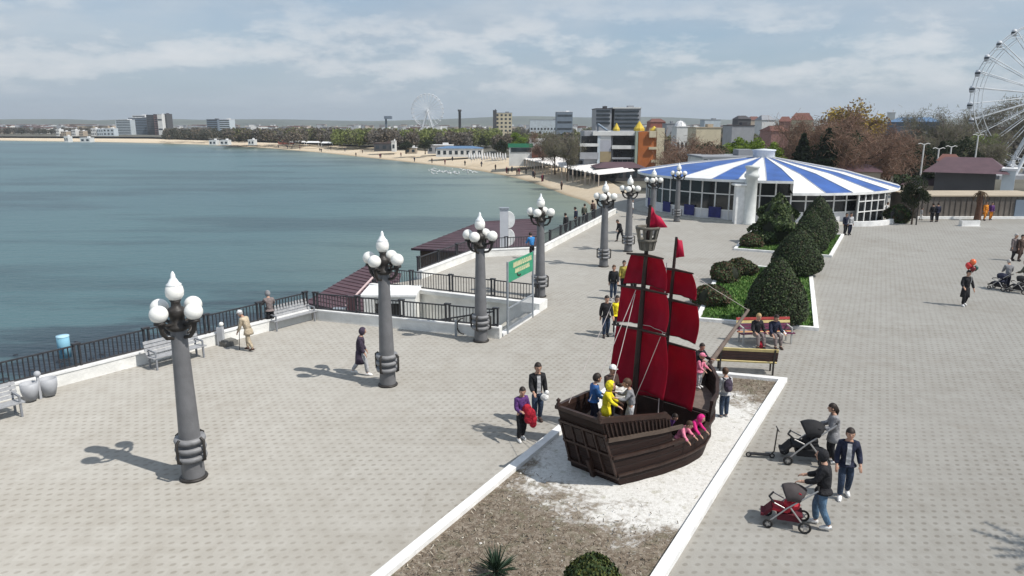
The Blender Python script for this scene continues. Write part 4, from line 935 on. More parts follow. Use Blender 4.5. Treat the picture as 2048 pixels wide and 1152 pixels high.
def person(label, loc, az, h, top, bot, hair='dark', shoes='white', stride=0.0, lean=0, arms=((5, 6, 12), (5, 6, 12)), coat=0.0, hood=False, cap=None, longhair=False, sit=False, kid=False, look=0, nod=0, group=None, fine=True, skirt=None, crouch=0, shirt=None):
    top = C_[top] if isinstance(top, str) else top; bot = C_[bot]; sh = C_[shoes]
    V = Vector; hs = 1.22 if kid else 1.0
    hipz = .53 * h if not sit else .53 * h
    Z = lambda z: V((0, 0, z * h))
    ln = R(lean); rot = Matrix.Rotation(-ln, 3, 'X'); pel = V((0, 0, .52 * h))
    def up(x, y, z): return pel + rot @ V((x * h, y * h, (z - .52) * h))
    if sit: pel = V((0, 0, .30 * h)); 
    waist, chest, ckh, neck, hb = up(0, 0, .61), up(0, .0, .70), up(0, 0, .775), up(0, .005, .845), up(0, .02, .875)
    nodes = [(pel, .055 * h), (waist, .055 * h), (chest, .062 * h), (ckh, .055 * h), (neck, .034 * h), (hb, .036 * h)]; edges = [(0, 1), (1, 2), (2, 3), (3, 4), (4, 5)]
    tn = [(pel - V((0, 0, .045 * h)), .094 * h), (waist, .090 * h), (chest, .098 * h), (ckh, .080 * h), (neck - (neck - ckh) * .25, .042 * h)]; te = [(0, 1), (1, 2), (2, 3), (3, 4)]
    bn = [(pel + V((0, 0, .06 * h)), .076 * h), (pel, .080 * h)]; be = [(0, 1)]; foot = []
    for s, (fw, ow, eb) in zip((-1, 1), arms):
        shd = up(s * .100, 0, .782); a = R(fw); 
        d = rot @ V((s * math.sin(R(ow)), math.sin(a) * math.cos(R(ow)), -math.cos(a) * math.cos(R(ow))))
        el = shd + d * .165 * h; a2 = R(fw + eb); d2 = rot @ V((s * math.sin(R(ow)) * .5 - s * .12 * math.sin(R(eb)), math.sin(a2), -math.cos(a2))).normalized()
        wr = el + d2 * .145 * h; pm = wr + d2 * .045 * h
        i = len(nodes); nodes += [(shd, .034 * h), (el, .028 * h), (wr, .019 * h), (pm, .021 * h)]; edges += [(3, i), (i, i + 1), (i + 1, i + 2), (i + 2, i + 3)]
        if fine:
            sx = d2.cross(V((0, 0, 1))); sx = sx.normalized() if sx.length > .1 else V((1, 0, 0)); nn = sx.cross(d2)
            for k, (off, L) in enumerate(((-.013, .038), (-.0045, .045), (.0045, .042), (.013, .033))):
                j = len(nodes); b = pm + d2 * .012 * h + sx * off * h
                nodes += [(b + d2 * .006 * h, .0055 * h), (b + d2 * L * .5 * h - nn * .004 * h, .005 * h), (b + d2 * L * .9 * h - nn * .016 * h, .004 * h)]; edges += [(i + 3, j), (j, j + 1), (j + 1, j + 2)]
            j = len(nodes); nodes += [(wr + d2 * .02 * h - sx * s * .020 * h, .006 * h), (wr + d2 * .046 * h - sx * s * .030 * h, .005 * h)]; edges += [(i + 3, j), (j, j + 1)]
        i = len(tn); tn += [(up(s * .098, 0, .784), .052 * h), (el, .043 * h), (wr - d2 * .01 * h, .035 * h)]; te += [(3, i), (i, i + 1), (i + 1, i + 2)]
    for s in (-1, 1):
        hip = pel + V((s * .050 * h, 0, -.02 * h))
        if sit: kn = pel + V((s * .065 * h, .24 * h, .015 * h)); an = V((s * .065 * h, kn.y + .02 * h, .045 * h)); ft = an + V((0, .085 * h, -.022 * h))
        else:
            st = stride * s; kn = V((s * .055 * h, (st * .5 + (.04 if stride else .012) + crouch * .16) * h, (.285 - crouch * .05) * h)); an = V((s * .055 * h, (st - (.02 if stride else 0)) * h, (.045 + max(0, -st) * .22) * h)); ft = an + V((s * .012 * h, .095 * h, -.024 * h - max(0, -st) * .10 * h))
        i = len(nodes); nodes += [(hip, .042 * h), (kn, .032 * h), (an, .025 * h), (ft, .020 * h)]; edges += [(0, i), (i, i + 1), (i + 1, i + 2), (i + 2, i + 3)]
        j = len(bn); bn += [(hip, .066 * h), (kn, .050 * h), (an + V((0, 0, .012 * h)), .040 * h)]; be += [(1, j), (j, j + 1), (j + 1, j + 2)]; foot.append((an, ft))
    hd = (rot @ V((0, .012 * h, .058 * h * hs))); hc = hb + hd; HR = V((.054, .064, .074)) * h * hs
    hm = Matrix.Rotation(R(look), 3, 'Z') @ Matrix.Rotation(-ln * .5 - R(nod), 3, 'X')
    def head(mb):
        o = MB(); o.ball((0, 0, 0), tuple(HR), 16, 11, 0)
        o.ball((0, HR.y * .98, -HR.z * .10), (HR.x * .17, HR.y * .24, HR.z * .22), 8, 5, 0)
        for s in (-1, 1):
            o.ball((s * HR.x * .40, HR.y * .86, HR.z * .06), (HR.x * .16, HR.y * .10, HR.z * .09), 8, 5, 1); o.ball((s * HR.x * 1.0, 0, -HR.z * .04), (HR.x * .14, HR.y * .24, HR.z * .26), 8, 5, 0)
        o.ball((0, HR.y * .84, -HR.z * .48), (HR.x * .36, HR.y * .10, HR.z * .07), 8, 5, 2); o.ball((0, HR.y * .30, -HR.z * .62), (HR.x * .72, HR.y * .62, HR.z * .36), 10, 6, 0)
        mb.v += []; off = len(mb.v); mb.v += [tuple(hc + hm @ V(v)) for v in o.v]; mb.f += [tuple(i + off for i in f) for f in o.f]; mb.m += o.m; mb.s += o.s
    rt = skin_obj('person', nodes, edges, 0, [SKIN, EYE, LIP], None, 1, head)
    rt.location = loc; rt.rotation_euler = (0, 0, -R(az)); tag(rt, label, 'person', group)
    def skirt_part(mb):
        if coat:
            z1 = pel.z - coat * h; w = .092 * h; 
            pr_ = [(w * .80, pel.z + .03 * h), (w * 1.0, pel.z - .02 * h), (w * 1.12, pel.z - coat * h * .5), (w * 1.22, z1), (w * 1.1, z1)]
            mb.lathe(pr_, (0, 0, 0), 16, 0, True, 1.12, .95)
    skin_obj('jacket', tn, te, 0, [top], rt, 1, skirt_part)
    skin_obj('trousers' if skirt is None else 'skirt', bn, be, 1, [bot], rt, 1)
    if shirt:
        q0, q1, q2 = ckh + V((0, .072 * h, .03 * h)), chest + V((0, .092 * h, 0)), waist + V((0, .086 * h, 0)); MB().bar(q0, q1, .055 * h, .02 * h).bar(q1, q2, .06 * h, .02 * h).bar(q2, pel + V((0, .088 * h, 0)), .06 * h, .02 * h).build('shirt', C_[shirt], rt)
    for an, ft in foot:
        d = (ft - an); d.z *= .3; d.normalize(); b = MB(); pts = [an - d * .03 * h - V((0, 0, .012 * h)), an + d * .02 * h - V((0, 0, .008 * h)), an + d * .075 * h - V((0, 0, .020 * h)), an + d * .105 * h - V((0, 0, .026 * h))]
        b.tube(pts, [.022 * h, .030 * h, .026 * h, .016 * h], 10); b.build('shoe', sh, rt)
    b = MB(); k = 1.10
    if hood:
        hm_ = top if hood is True else C_[hood]
        for i in range(1):
            o = MB(); o.ball((0, -HR.y * .12, HR.z * .02), (HR.x * 1.28, HR.y * 1.18, HR.z * 1.16), 16, 11)
            o.f = [f for f in o.f if not (sum(o.v[i][1] for i in f) / len(f) > HR.y * .62 and abs(sum(o.v[i][2] for i in f) / len(f)) < HR.z * .8)]
        part, pm_ = 'hood', hm_
    else:
        o = MB(); o.ball((0, -HR.y * .06, HR.z * .10), (HR.x * k, HR.y * k, HR.z * 1.06), 16, 12)
        o.f = [f for f in o.f if sum(o.v[i][2] for i in f) / len(f) > HR.z * (.42 if sum(o.v[i][1] for i in f) / len(f) > HR.y * .25 else -.45)]
        if longhair: 
            o.m = [0] * len(o.f); o.s = [True] * len(o.f); o.tube([(0, -HR.y * .75, HR.z * .2), (0, -HR.y * 1.15, -HR.z * .6), (0, -HR.y * 1.1, -HR.z * 1.7)], [HR.x * .6, HR.x * .62, HR.x * .25], 10)
        part, pm_ = 'hair', HAIR[hair]
    b.add([hc + hm @ V(v) for v in o.v], o.f, 0, True); b.build(part, pm_, rt)
    if cap:
        o = MB(); o.ball((0, 0, HR.z * .32), (HR.x * 1.18, HR.y * 1.16, HR.z * .86), 16, 10); o.f = [f for f in o.f if sum(o.v[i][2] for i in f) / len(f) > HR.z * .25]
        n0 = len(o.f); o.m = [0] * n0; o.s = [True] * n0; o.box((0, HR.y * 1.2, HR.z * .36), (HR.x * 1.3, HR.y * .7, HR.z * .08))
        MB().add([hc + hm @ V(v) for v in o.v], o.f, 0, True).build('cap', C_[cap], rt)
    return rt
def finish_skins():
    dg = bpy.context.evaluated_depsgraph_get(); dg.update()
    for o, mats, extra in SKINQ:
        ev = o.evaluated_get(dg); me = ev.to_mesh(); b = MB()
        b.v = [tuple(v.co) for v in me.vertices]; b.f = [tuple(p.vertices) for p in me.polygons]; b.m = [0] * len(b.f); b.s = [True] * len(b.f); ev.to_mesh_clear()
        if extra: extra(b)
        nm = b.mesh(o.name, mats); o['_n'] = len(b.f)
        o.modifiers.clear(); o.data = nm; del o['_n']
    SKINQ.clear()
WALK = ((22, 6, 20), (-18, 6, 15)); PUSH = ((35, 6, 45), (35, 6, 45)); FOLD = ((18, 8, 95), (18, 8, 95)); DOWN = ((4, 7, 10), (4, 7, 10))
g_ = lambda x, y: at(x, y)
person('bent old person in beige with a white cap, walking with a cane', g_(500, 701), -72, 1.62, 'beige', 'beige', 'grey', 'brown', .11, 24, ((34, 4, 20), (10, 4, 30)), .12, cap='white', nod=12)
c = g_(500, 701) + Vector((-.42, .05, 0)); t = thing('walking_cane', 'thin dark cane held by the bent person in beige', 'cane', c); MB().tube([(0, 0, 0), (.06, 0, .78)], .014, 6).tube([(.06, 0, .78), (.02, 0, .84), (-.04, 0, .82)], .014, 6).build('shaft', DARK, t)
person('person in a dark brown jacket and grey knit hat leaning on the sea railing', g_(546, 661) + Vector((-.1, .1, 0)), -35, 1.66, 'taupe', 'black', 'grey', 'black', 0, 10, ((45, 18, 60), (45, 18, 60)), .02, hood='grey')
person('woman in a dark purple hooded coat striding to the right', g_(722, 750), 80, 1.68, 'purple', 'lgrey', 'dark', 'white', .15, 6, ((12, 6, 25), (8, 6, 25)), .26, hood=True, nod=10)
person('boy in a violet jacket and black trousers holding a red coat', g_(1042, 881), 150, 1.55, 'violet', 'black', 'dark', 'white', .03, 2, ((8, 12, 40), (15, 8, 80)), 0, look=-25)
t = thing('red_coat', 'crumpled red coat over the arm of the boy in violet', 'coat', g_(1042, 881) + Vector((.16, -.16, .55)))
mb = MB()
for i, (x, y, z, r) in enumerate(((0, 0, .42, .13), (.08, -.03, .30, .15), (.13, 0, .14, .14), (.16, .02, 0, .10), (.04, -.04, .16, .12))): mb.ball((x, y, z), (r, r * .6, r * 1.2), 12, 8)
mb.build('cloth', C_['red'], t)
person('tall man in a black leather jacket and dark jeans holding white papers', g_(1074, 844), 165, 1.80, 'black', 'ddenim', 'dark', 'brown', .03, 0, ((4, 8, 15), (14, 6, 55)), 0, shirt='lgrey')
t = thing('white_bag', 'crumpled white bag in the hand of the man in the leather jacket', 'bag', g_(1074, 844) + Vector((.2, -.25, .78))); MB().ball((0, 0, .08), (.12, .08, .11), 10, 7).ball((.06, .02, .2), (.07, .06, .08), 8, 6).build('sack', C_['white'], t)
person('man in a black jacket walking beside the woman in the ochre jacket', g_(1226, 599), 186, 1.72, 'black', 'ddenim', 'brown', 'grey', .10, 0, WALK, .03)
person('woman in an ochre jacket with long dark hair walking towards the camera', g_(1246, 585), 178, 1.66, 'ochre', 'black', 'dark', 'white', .09, 0, ((10, 8, 60), (6, 6, 15)), .05, longhair=True)
person('man in dark clothes walking beside the woman in bright yellow', g_(1211, 674), 172, 1.72, 'black', 'ddenim', 'dark', 'black', .05, 0, WALK, .03)
person('woman in a bright yellow jacket and black trousers seen left of the red sails', g_(1231, 669), 160, 1.64, 'yellow', 'black', 'dark', 'white', .05, 0, ((6, 12, 40), (6, 10, 30)), .03, longhair=True)
t = thing('shopping_bag', 'white and red shopping bag carried by the woman in bright yellow', 'bag', g_(1232, 670) + Vector((.02, -.3, .12))); MB().box((0, 0, .17), (.26, .12, .34)).build('sack', C_['white'], t); MB().box((0, -.065, .15), (.16, .01, .12)).build('print', C_['red'], t); MB().tube([(-.08, 0, .34), (-.04, 0, .5), (.04, 0, .5), (.08, 0, .34)], .01, 6).build('handle', C_['white'], t)
person('person in dark clothes partly hidden by the top red sail', g_(1266, 588), 175, 1.70, 'black', 'black', 'dark', 'black', .05, 0, DOWN, fine=False)
person('person in black bending forward at the sixth lamp post', g_(1241, 483), -110, 1.68, 'black', 'black', 'dark', 'black', .16, 22, ((30, 6, 30), (20, 6, 30)), .04, fine=False)
person('dark clothed person with a pale head seen left of the boat\'s top flag', g_(1297, 470), 170, 1.70, 'black', 'black', 'grey', 'black', .05, 0, DOWN, fine=False, cap='white')
person('person in a bright blue jacket leaning over the far parapet', g_(1064, 519), -20, 1.75, 'sky', 'black', 'dark', 'black', .05, 22, ((50, 10, 40), (50, 10, 40)), fine=False)
for i, (x, y, az, tp, l) in enumerate(((1132, 470, -40, 'black', 'person in black at the far parapet, nearest of the group by the railing'), (1152, 455, -60, 'navy', 'person in navy at the far parapet, middle of the group by the railing'), (1168, 447, 20, 'khaki', 'person in khaki at the far parapet beside the person in navy'), (1186, 438, -30, 'brown', 'person in brown at the end of the far parapet'))):
    person(l, g_(x, y), az, 1.7, tp, 'black', 'dark', 'black', .04, 5, DOWN, fine=False)
# on and round the ship (ship-local x to starboard, y forward)
QD = 1.04
person('boy in a blue jacket at the stern of the ship', ship_w(-.42, .42, QD), 75, 1.32, 'blue', 'navy', 'dark', 'black', .02, 4, ((30, 6, 40), (20, 6, 50)), .02, kid=True)
person('person in dark clothes with a white cap at the back of the ship\'s stern deck', ship_w(-.34, 1.0, QD), 150, 1.48, 'brown', 'black', 'brown', 'black', 0, 3, FOLD, cap='white')
person('child in a bright yellow hooded raincoat on the stern deck', ship_w(.02, .34, QD), 105, 1.28, 'yellow', 'lgrey', 'blond', 'white', .03, 6, ((35, 10, 35), (42, 14, 30)), .16, hood=True, kid=True)
person('child in a grey shirt and pale trousers holding a rope on the stern deck', ship_w(.42, .82, QD), -80, 1.30, 'grey', 'lgrey', 'brown', 'white', .06, 8, ((40, 10, 70), (50, 10, 60)), 0, kid=True)
person('person crouching in blue below the mainsail', ship_w(.40, 1.9, .14), 120, 1.15, 'blue', 'black', 'dark', 'black', 0, 30, ((40, 8, 40), (40, 8, 40)), .05, kid=True, fine=False)
person('child in a magenta jacket leaning over the side of the ship', ship_w(1.08, 2.55, .14), 130, 1.12, 'magenta', 'purple', 'dark', 'white', 0, 34, ((60, 14, 30), (60, 14, 30)), .06, hood=True, kid=True)
person('child in a pink and violet jacket leaning over the side beside the magenta one', ship_w(1.06, 2.05, .14), 130, 1.08, 'pink', 'violet', 'brown', 'white', 0, 32, ((60, 14, 30), (55, 14, 30)), .05, kid=True)
person('child in violet crouching in the middle of the ship behind the two in pink', ship_w(.5, 2.4, .14), 140, 1.0, 'violet', 'navy', 'dark', 'black', 0, 30, DOWN, .05, kid=True, fine=False)
person('small child in a pink jacket and hat sitting high at the bow', ship_w(.18, 4.55, 1.08), 135, 1.0, 'pink', 'lgrey', 'blond', 'white', 0, 4, ((30, 8, 40), (30, 8, 40)), .06, cap='pink', kid=True)
person('person in black holding the pink child at the bow', ship_w(.02, 4.75, 1.06), 150, 1.28, 'black', 'black', 'dark', 'black', 0, 8, ((45, 10, 60), (45, 10, 60)), .02)
hw = g_(1447, 836); person('person in a white hooded jacket and dark jeans with a dark backpack, seen from behind', hw, -18, 1.52, 'lgrey', 'ddenim', 'brown', 'grey', .0, 2, ((6, 10, 15), (6, 10, 15)), .03)
t = thing('backpack', 'dark rounded backpack on the person in the white jacket', 'backpack', hw + Vector((.03, -.14, 0)), R(18)); MB().ball((0, 0, 1.06), (.14, .09, .21), 14, 10).ball((0, -.07, .98), (.10, .05, .10), 10, 7).build('pack', C_['purple'], t)
for s in (-1, 1): MB().tube([(s * .09, .02, 1.24), (s * .10, .14, 1.26), (s * .11, .26, 1.15)], .02, 6).build('strap', C_['black'], t)
# bench sitters
person('old man with fair hair in a black jacket sitting on the coloured bench', g_(1506, 690) + Vector((.05, -.1, .0)), 172, 1.70, 'black', 'taupe', 'blond', 'black', 0, 6, ((25, 10, 60), (25, 10, 60)), sit=True)
person('person in a blue jacket and grey trousers sitting on the coloured bench', g_(1537, 690) + Vector((.08, -.1, .0)), 168, 1.68, 'navy', 'taupe', 'dark', 'brown', 0, 12, ((35, 10, 50), (40, 14, 30)), sit=True)
t = thing('red_bag', 'dark red bag standing at the feet of the bench sitters', 'bag', g_(1522, 697)); MB().ball((0, 0, .15), (.17, .11, .16), 12, 8).build('sack', C_['red'], t); MB().tube([(-.1, 0, .26), (0, 0, .42), (.1, 0, .26)], .012, 6).build('handle', C_['maroon'], t)
t = thing('white_hat', 'white cap lying on the coloured bench beside the person in blue', 'cap', g_(1560, 690) + Vector((.05, -.0, .47))); MB().lathe([(.16, 0), (.15, .02), (.10, .03), (.09, .10), (.04, .13), (0, .135)], n=16).build('crown', C_['white'], t)
# group with the strollers
person('woman in a pale grey coat with a dark ponytail behind the black stroller', g_(1662, 925), -75, 1.58, 'grey', 'black', 'dark', 'white', .02, 4, ((20, 6, 70), (25, 6, 60)), .14, longhair=True)
person('man in an open navy jacket facing the camera next to the strollers', g_(1686, 995), 196, 1.72, 'navy', 'ddenim', 'dark', 'white', .07, 0, ((-8, 16, 50), (4, 10, 25)), .04, shirt='lgrey')
person('person in a black hooded top and blue jeans behind the red stroller', g_(1640, 1054), -62, 1.76, 'black', 'denim', 'dark', 'white', .08, 4, ((30, 6, 50), (28, 6, 50)), .05, hood=True)
person('person in a black costume carrying red balloons', g_(1927, 612), 178, 1.72, 'black', 'black', 'dark', 'white', .05, 0, ((8, 18, 15), (10, 18, 50)), .26)
person('man in a taupe coat, left one of the couple at the right edge', g_(2024, 521), 165, 1.70, 'taupe', 'black', 'grey', 'black', .05, 0, DOWN, .16, fine=False)
person('woman in a brown coat, right one of the couple at the right edge', g_(2037, 522), 170, 1.66, 'brown', 'brown', 'dark', 'black', .05, 0, DOWN, .24, fine=False)
person('person in a grey jacket bending to a pushchair near the right edge', g_(2012, 580), 20, 1.60, 'grey', 'navy', 'grey', 'white', .08, 14, PUSH, fine=False)
person('person in grey green at the very right edge beside the pushchair', g_(2049, 583), -20, 1.60, 'khaki', 'black', 'dark', 'black', .05, 10, PUSH, fine=False)
for x, y, az, hh, tp, bt, l in ((1863, 444, 10, 1.66, 'black', 'black', 'person in black, left one of the far pair before the brown wall'), (1873, 444, 10, 1.68, 'navy', 'black', 'person in navy, right one of the far pair before the brown wall'), (1689, 470, 175, 1.7, 'navy', 'black', 'person in navy beside the farthest clipped dome'),
                             (1698, 470, 180, 1.72, 'lgrey', 'navy', 'person in a pale shirt and dark trousers beside the farthest clipped dome'), (1771, 440, 120, 1.6, 'white', 'lgrey', 'person in white at the ramp of the round cafe'), (1841, 440, 90, 1.1, 'lgrey', 'white', 'small child in pale clothes before the brown wall'),
                             (1968, 441, 170, 1.7, 'orange', 'orange', 'person in a bulky orange costume before the brown wall'), (1980, 440, 190, 1.6, 'violet', 'orange', 'person in violet beside the orange costume')):
    person(l, g_(x, y), az, hh, tp, bt, 'dark', 'black', .06, 0, DOWN, .2 if 'costume' in l and 'bulky' in l else .03, fine=False, kid=hh < 1.2)
person('person in a dark coat before the left end of the round cafe', g_(1263, 434), 120, 1.6, 'white', 'navy', 'dark', 'black', .05, 0, DOWN, fine=False)
# balloons of the costumed person
p = g_(1927, 612); BAL = M('red_balloon', (.62, .05, .05), .25, .1); BALO = M('orange_balloon', (.75, .16, .06), .25, .1); BALG = M('dark_green_balloon', (.02, .09, .07), .3, .1)
for i, (dx, z, r, m, l) in enumerate(((-.02, 1.95, .15, BAL, 'red balloon above the black costume'), (.12, 2.12, .14, BALO, 'orange balloon above the black costume'), (.26, 1.85, .11, BALG, 'dark green balloon beside the red one'), (.10, 1.82, .12, M('maroon_balloon', (.16, .015, .02), .3, .1), 'dark maroon balloon above the black costume'))):
    t = thing('balloon', l, 'balloon', p + Vector((dx, -.05 * i, z))); MB().lathe([(0.005, -r * 1.45), (r * .25, -r * 1.2), (r * .8, -r * .55), (r, 0), (r * .85, r * .6), (r * .5, r * .95), (0, r * 1.12)], n=16).build('skin', m, t)
    MB().tube([(0, 0, -r * 1.4), (.12 - dx, -.12 + .05 * i, 1.15 - z)], .004, 4).build('string', C_['white'], t)

# ------------------------------------------------------------------ strollers, scooter
RUB = M('tyre_rubber', (.018, .018, .018), .7, .2); ALU = M('pale_metal_tube', (.45, .44, .43), .35, .08, metal=.6)
def wheel(c, r, par, w=.05):
    b = MB(); n = 18; k = 8; vs = []
    for i in range(n):
        a = 2 * math.pi * i / n
        for j in range(k):
            q = 2 * math.pi * j / k; rr_ = r - w * .5 + w * .5 * math.cos(q); vs.append((c[0] + w * .5 * math.sin(q), c[1] + rr_ * math.cos(a), c[2] + rr_ * math.sin(a)))
    b.add(vs, [(i * k + j, i * k + (j + 1) % k, ((i + 1) % n) * k + (j + 1) % k, ((i + 1) % n) * k + j) for i in range(n) for j in range(k)], 0, True)
    o = b.build('wheel', RUB, par); h_ = MB().tube([(c[0] - w * .4, c[1], c[2]), (c[0] + w * .4, c[1], c[2])], r * .3, 10)
    for i in range(5):
        a = 2 * math.pi * i / 5; h_.bar(c, (c[0], c[1] + (r - w) * math.cos(a), c[2] + (r - w) * math.sin(a)), .02, .02)
    h_.build('rim', ALU, o); return o
def shell(mb, pts, x, t_=.05, m=0):
    for a, b in zip(pts, pts[1:]): mb.bar((0, *a), (0, *b), x * 2, t_, m)
def stroller(label, loc, az, body, trim, frame, canopy, scale=1, legrest=True):
    """local: +Y is the direction of travel"""
    t = thing('stroller', label, 'stroller', loc, -R(az)); t.scale = (scale,) * 3
    for s in (-1, 1):
        MB().tube([(s * .24, .42, .14), (s * .23, .05, .52), (s * .22, -.42, .92), (s * .2, -.55, 1.02)], .018, 8).tube([(s * .24, -.34, .14), (s * .23, -.02, .55)], .018, 8).tube([(s * .23, .1, .52), (s * .24, .32, .62)], .016, 6).build('frame', frame, t)
        wheel((s * .27, .42, .11), .11, t); wheel((s * .27, -.34, .14), .14, t)
    MB().tube([(-.2, -.55, 1.02), (0, -.57, 1.03), (.2, -.55, 1.02)], .02, 8).build('handle', RUB, t)
    MB().tube([(-.24, .33, .63), (0, .42, .64), (.24, .33, .63)], .022, 8).build('bumper_bar', RUB, t)
    b = MB(); shell(b, [(.34, .44), (.02, .42), (-.20, .90)], .2, .06); b.ball((0, -.06, .52), (.2, .18, .12), 12, 8); b.build('seat', body, t)
    if legrest: b = MB(); shell(b, [(.34, .44), (.50, .26), (.58, .26)], .17, .06); b.build('legrest', trim, t)
    b = MB(); k = 9; vs = []
    for i in range(k + 1):
        a = R(52 + 84 * i / k)
        for j in range(9):
            q = math.pi * j / 8; vs.append((-.235 * math.cos(q), -.06 + (.38 * math.cos(a)) * (.5 + .5 * math.sin(q)), .66 + (.34 * math.sin(a)) * (.15 + .85 * math.sin(q))))
    b.add(vs, [(i * 9 + j, i * 9 + j + 1, (i + 1) * 9 + j + 1, (i + 1) * 9 + j) for i in range(k) for j in range(8)], 0, True)
    o = b.build('canopy', canopy, t); s_ = o.modifiers.new('cloth', 'SOLIDIFY'); s_.thickness = .02
    MB().box((0, -.02, .27), (.38, .5, .14)).box((0, -.02, .35), (.42, .54, .03)).build('basket', trim, t); return t
stroller('black pram with a wide hood pushed by the woman in the grey coat', g_(1612, 925) + Vector((0, .05, 0)), -78, BLACK, BLACK, ALU, BLACK, 1.12)
stroller('red and black pushchair in front of the person in jeans', g_(1580, 1056) + Vector((-.02, .12, 0)), -72, M('red_pushchair_cloth', (.40, .015, .03), .7, .15, 6), M('dark_red_cloth', (.10, .01, .02), .8, .2, 6), ALU, M('charcoal_cloth', (.06, .05, .05), .8, .2, 6), .96)
stroller('small dark pushchair near the right edge', g_(1998, 580), -30, C_['navy'], BLACK, ALU, C_['navy'], .9)
stroller('dark pushchair cut off at the right edge', g_(2036, 586), -40, BLACK, BLACK, ALU, BLACK, .9)
t = thing('kick_scooter', 'small black kick scooter standing by the white kerb', 'scooter', g_(1518, 915), R(82))
MB().box((0, -.02, .10), (.11, .50, .03)).build('deck', BLACK, t); MB().tube([(0, -.30, .12), (0, -.36, .2), (0, -.40, .82)], .018, 8).build('stem', DARK, t); MB().tube([(-.16, -.40, .82), (.16, -.40, .82)], .016, 8).build('handlebar', DARK, t)
wheel((0, -.32, .07), .07, t, .035); wheel((0, .27, .07), .07, t, .035)
finish_skins()

# ------------------------------------------------------------------ trees of the town
GZ = -3.04
def tree_meshes(kind, seed, mats):
    """10 m tall; bare: limbs and twigs, leafy: clumps of small leaves"""
    rng = np.random.default_rng(seed); rr = random.Random(seed); tb = MB(); tips = []
    tall = kind == 'conifer'
    tb.tube([(0, 0, 0), (.05, 0, 1.6), (.1, .05, 3.6), (.1, 0, 6.2 if not tall else 9)], [.24, .19, .14, .05], 7)
    for i in range(11 if not tall else 0):
        a = rr.uniform(0, 6.28); z0 = rr.uniform(1.8, 5.5); L = rr.uniform(2.2, 4.0); up = rr.uniform(.5, 1.3)
        d = Vector((math.cos(a), math.sin(a), up)).normalized(); p = Vector((.08, 0, z0)); q = p + d * L * .5; e = q + (d + Vector((0, 0, .35))).normalized() * L * .6
        tb.tube([p, q, e], [.10, .06, .02], 5); tips += [q, q.lerp(e, .5), e]
        for k in range(5):
            d2 = (d + Vector((rr.gauss(0, .6), rr.gauss(0, .6), rr.gauss(.2, .5)))).normalized(); s = q.lerp(e, rr.random()); f = s + d2 * rr.uniform(.8, 1.8); tb.tube([s, f], [.035, .01], 4); tips += [f, s.lerp(f, .6)]
    if kind == 'bare':
        n = 4600; T = np.array([tuple(t) for t in tips]); c = T[rng.integers(0, len(T), n)] + rng.normal(size=(n, 3)) * [.55, .55, .5]
        c = c[c[:, 2] > 2.2]; n = len(c); d = randvec(rng, n) + [0, 0, .7]; d /= np.linalg.norm(d, axis=1, keepdims=True); s = np.cross(d, randvec(rng, n)); s /= np.linalg.norm(s, axis=1, keepdims=True)
        q = (c, d * (.20 + .2 * rng.random(n))[:, None], s * .020)
    else:
        if kind == 'conifer':
            n = 4200; z = 1.2 + 8.8 * rng.random(n) ** 1.25; rad = (10.2 - z) * .27 * (.55 + .5 * rng.random(n)) * (1 + .18 * np.sin(z * 6.5)); a = rng.random(n) * 6.28
            c = np.stack([rad * np.cos(a), rad * np.sin(a), z], 1); sz = .17
        else:
            k = 34; cc = randvec(rng, k) * (rng.random(k) ** .4)[:, None] * [3.0, 3.0, 2.9] + [0, 0, 6.4]; cr = .65 + .6 * rng.random(k); n = 6500; w = rng.integers(0, k, n)
            c = cc[w] + randvec(rng, n) * (cr[w] * rng.random(n) ** .35)[:, None]; sz = .10 if kind == 'leafy' else .085
        q = leafquads(rng, c, sz)
    m = quads('crown', *q, mats, rng.choice(len(mats), len(q[0])))
    cm = m.data; bpy.data.objects.remove(m)
    return tb.mesh('trunk', TRUNK), cm
def LM(n, c): return M(n, c, .8, .3, .6, trans=.35)
TK = {'bare_brown': [tree_meshes('bare', s, [LM('twig_brown', (.20, .135, .095)), LM('twig_russet', (.25, .15, .105))]) for s in (1, 2)], 'bare_grey': [tree_meshes('bare', s, [LM('twig_grey', (.19, .165, .14)), LM('twig_olive', (.17, .165, .095))]) for s in (3, 4)],
      'spring': [tree_meshes('leafy', s, [LM('leaf_spring', (.20, .28, .035)), LM('leaf_spring_deep', (.12, .18, .03))]) for s in (5, 6)], 'gold': [tree_meshes('leafy2', 7, [LM('leaf_gold', (.40, .29, .05)), LM('leaf_olive_gold', (.25, .19, .06)), LM('twig_brown', (.1, .1, .1))])],
      'dark': [tree_meshes('leafy', s, [LM('leaf_dark', (.022, .036, .016)), LM('leaf_dark_olive', (.040, .050, .02))]) for s in (8, 9)], 'conifer': [tree_meshes('conifer', s, [LM('needle_dark', (.020, .034, .018)), LM('needle', (.036, .052, .024))]) for s in (10, 11)]}
_ti = 0
def tree(kind, px, ytop, Y, label, wide=1.0, gz=GZ, group='trees of the town'):
    global _ti; _ti += 1
    h = (zat(ytop, Y) - gz) / 10.0; x = xat(px, Y, 0); tk, cm = TK[kind][_ti % len(TK[kind])]
    t = thing({'conifer': 'conifer_tree', 'dark': 'evergreen_tree'}.get(kind, 'tree'), label, 'tree', (x, Y, gz), _ti * 1.7, group)
    for me in (tk, cm):
        o = bpy.data.objects.new(me.name, me); COL.objects.link(o); o.parent = t
    t.scale = (h * wide, h * wide, h); return t
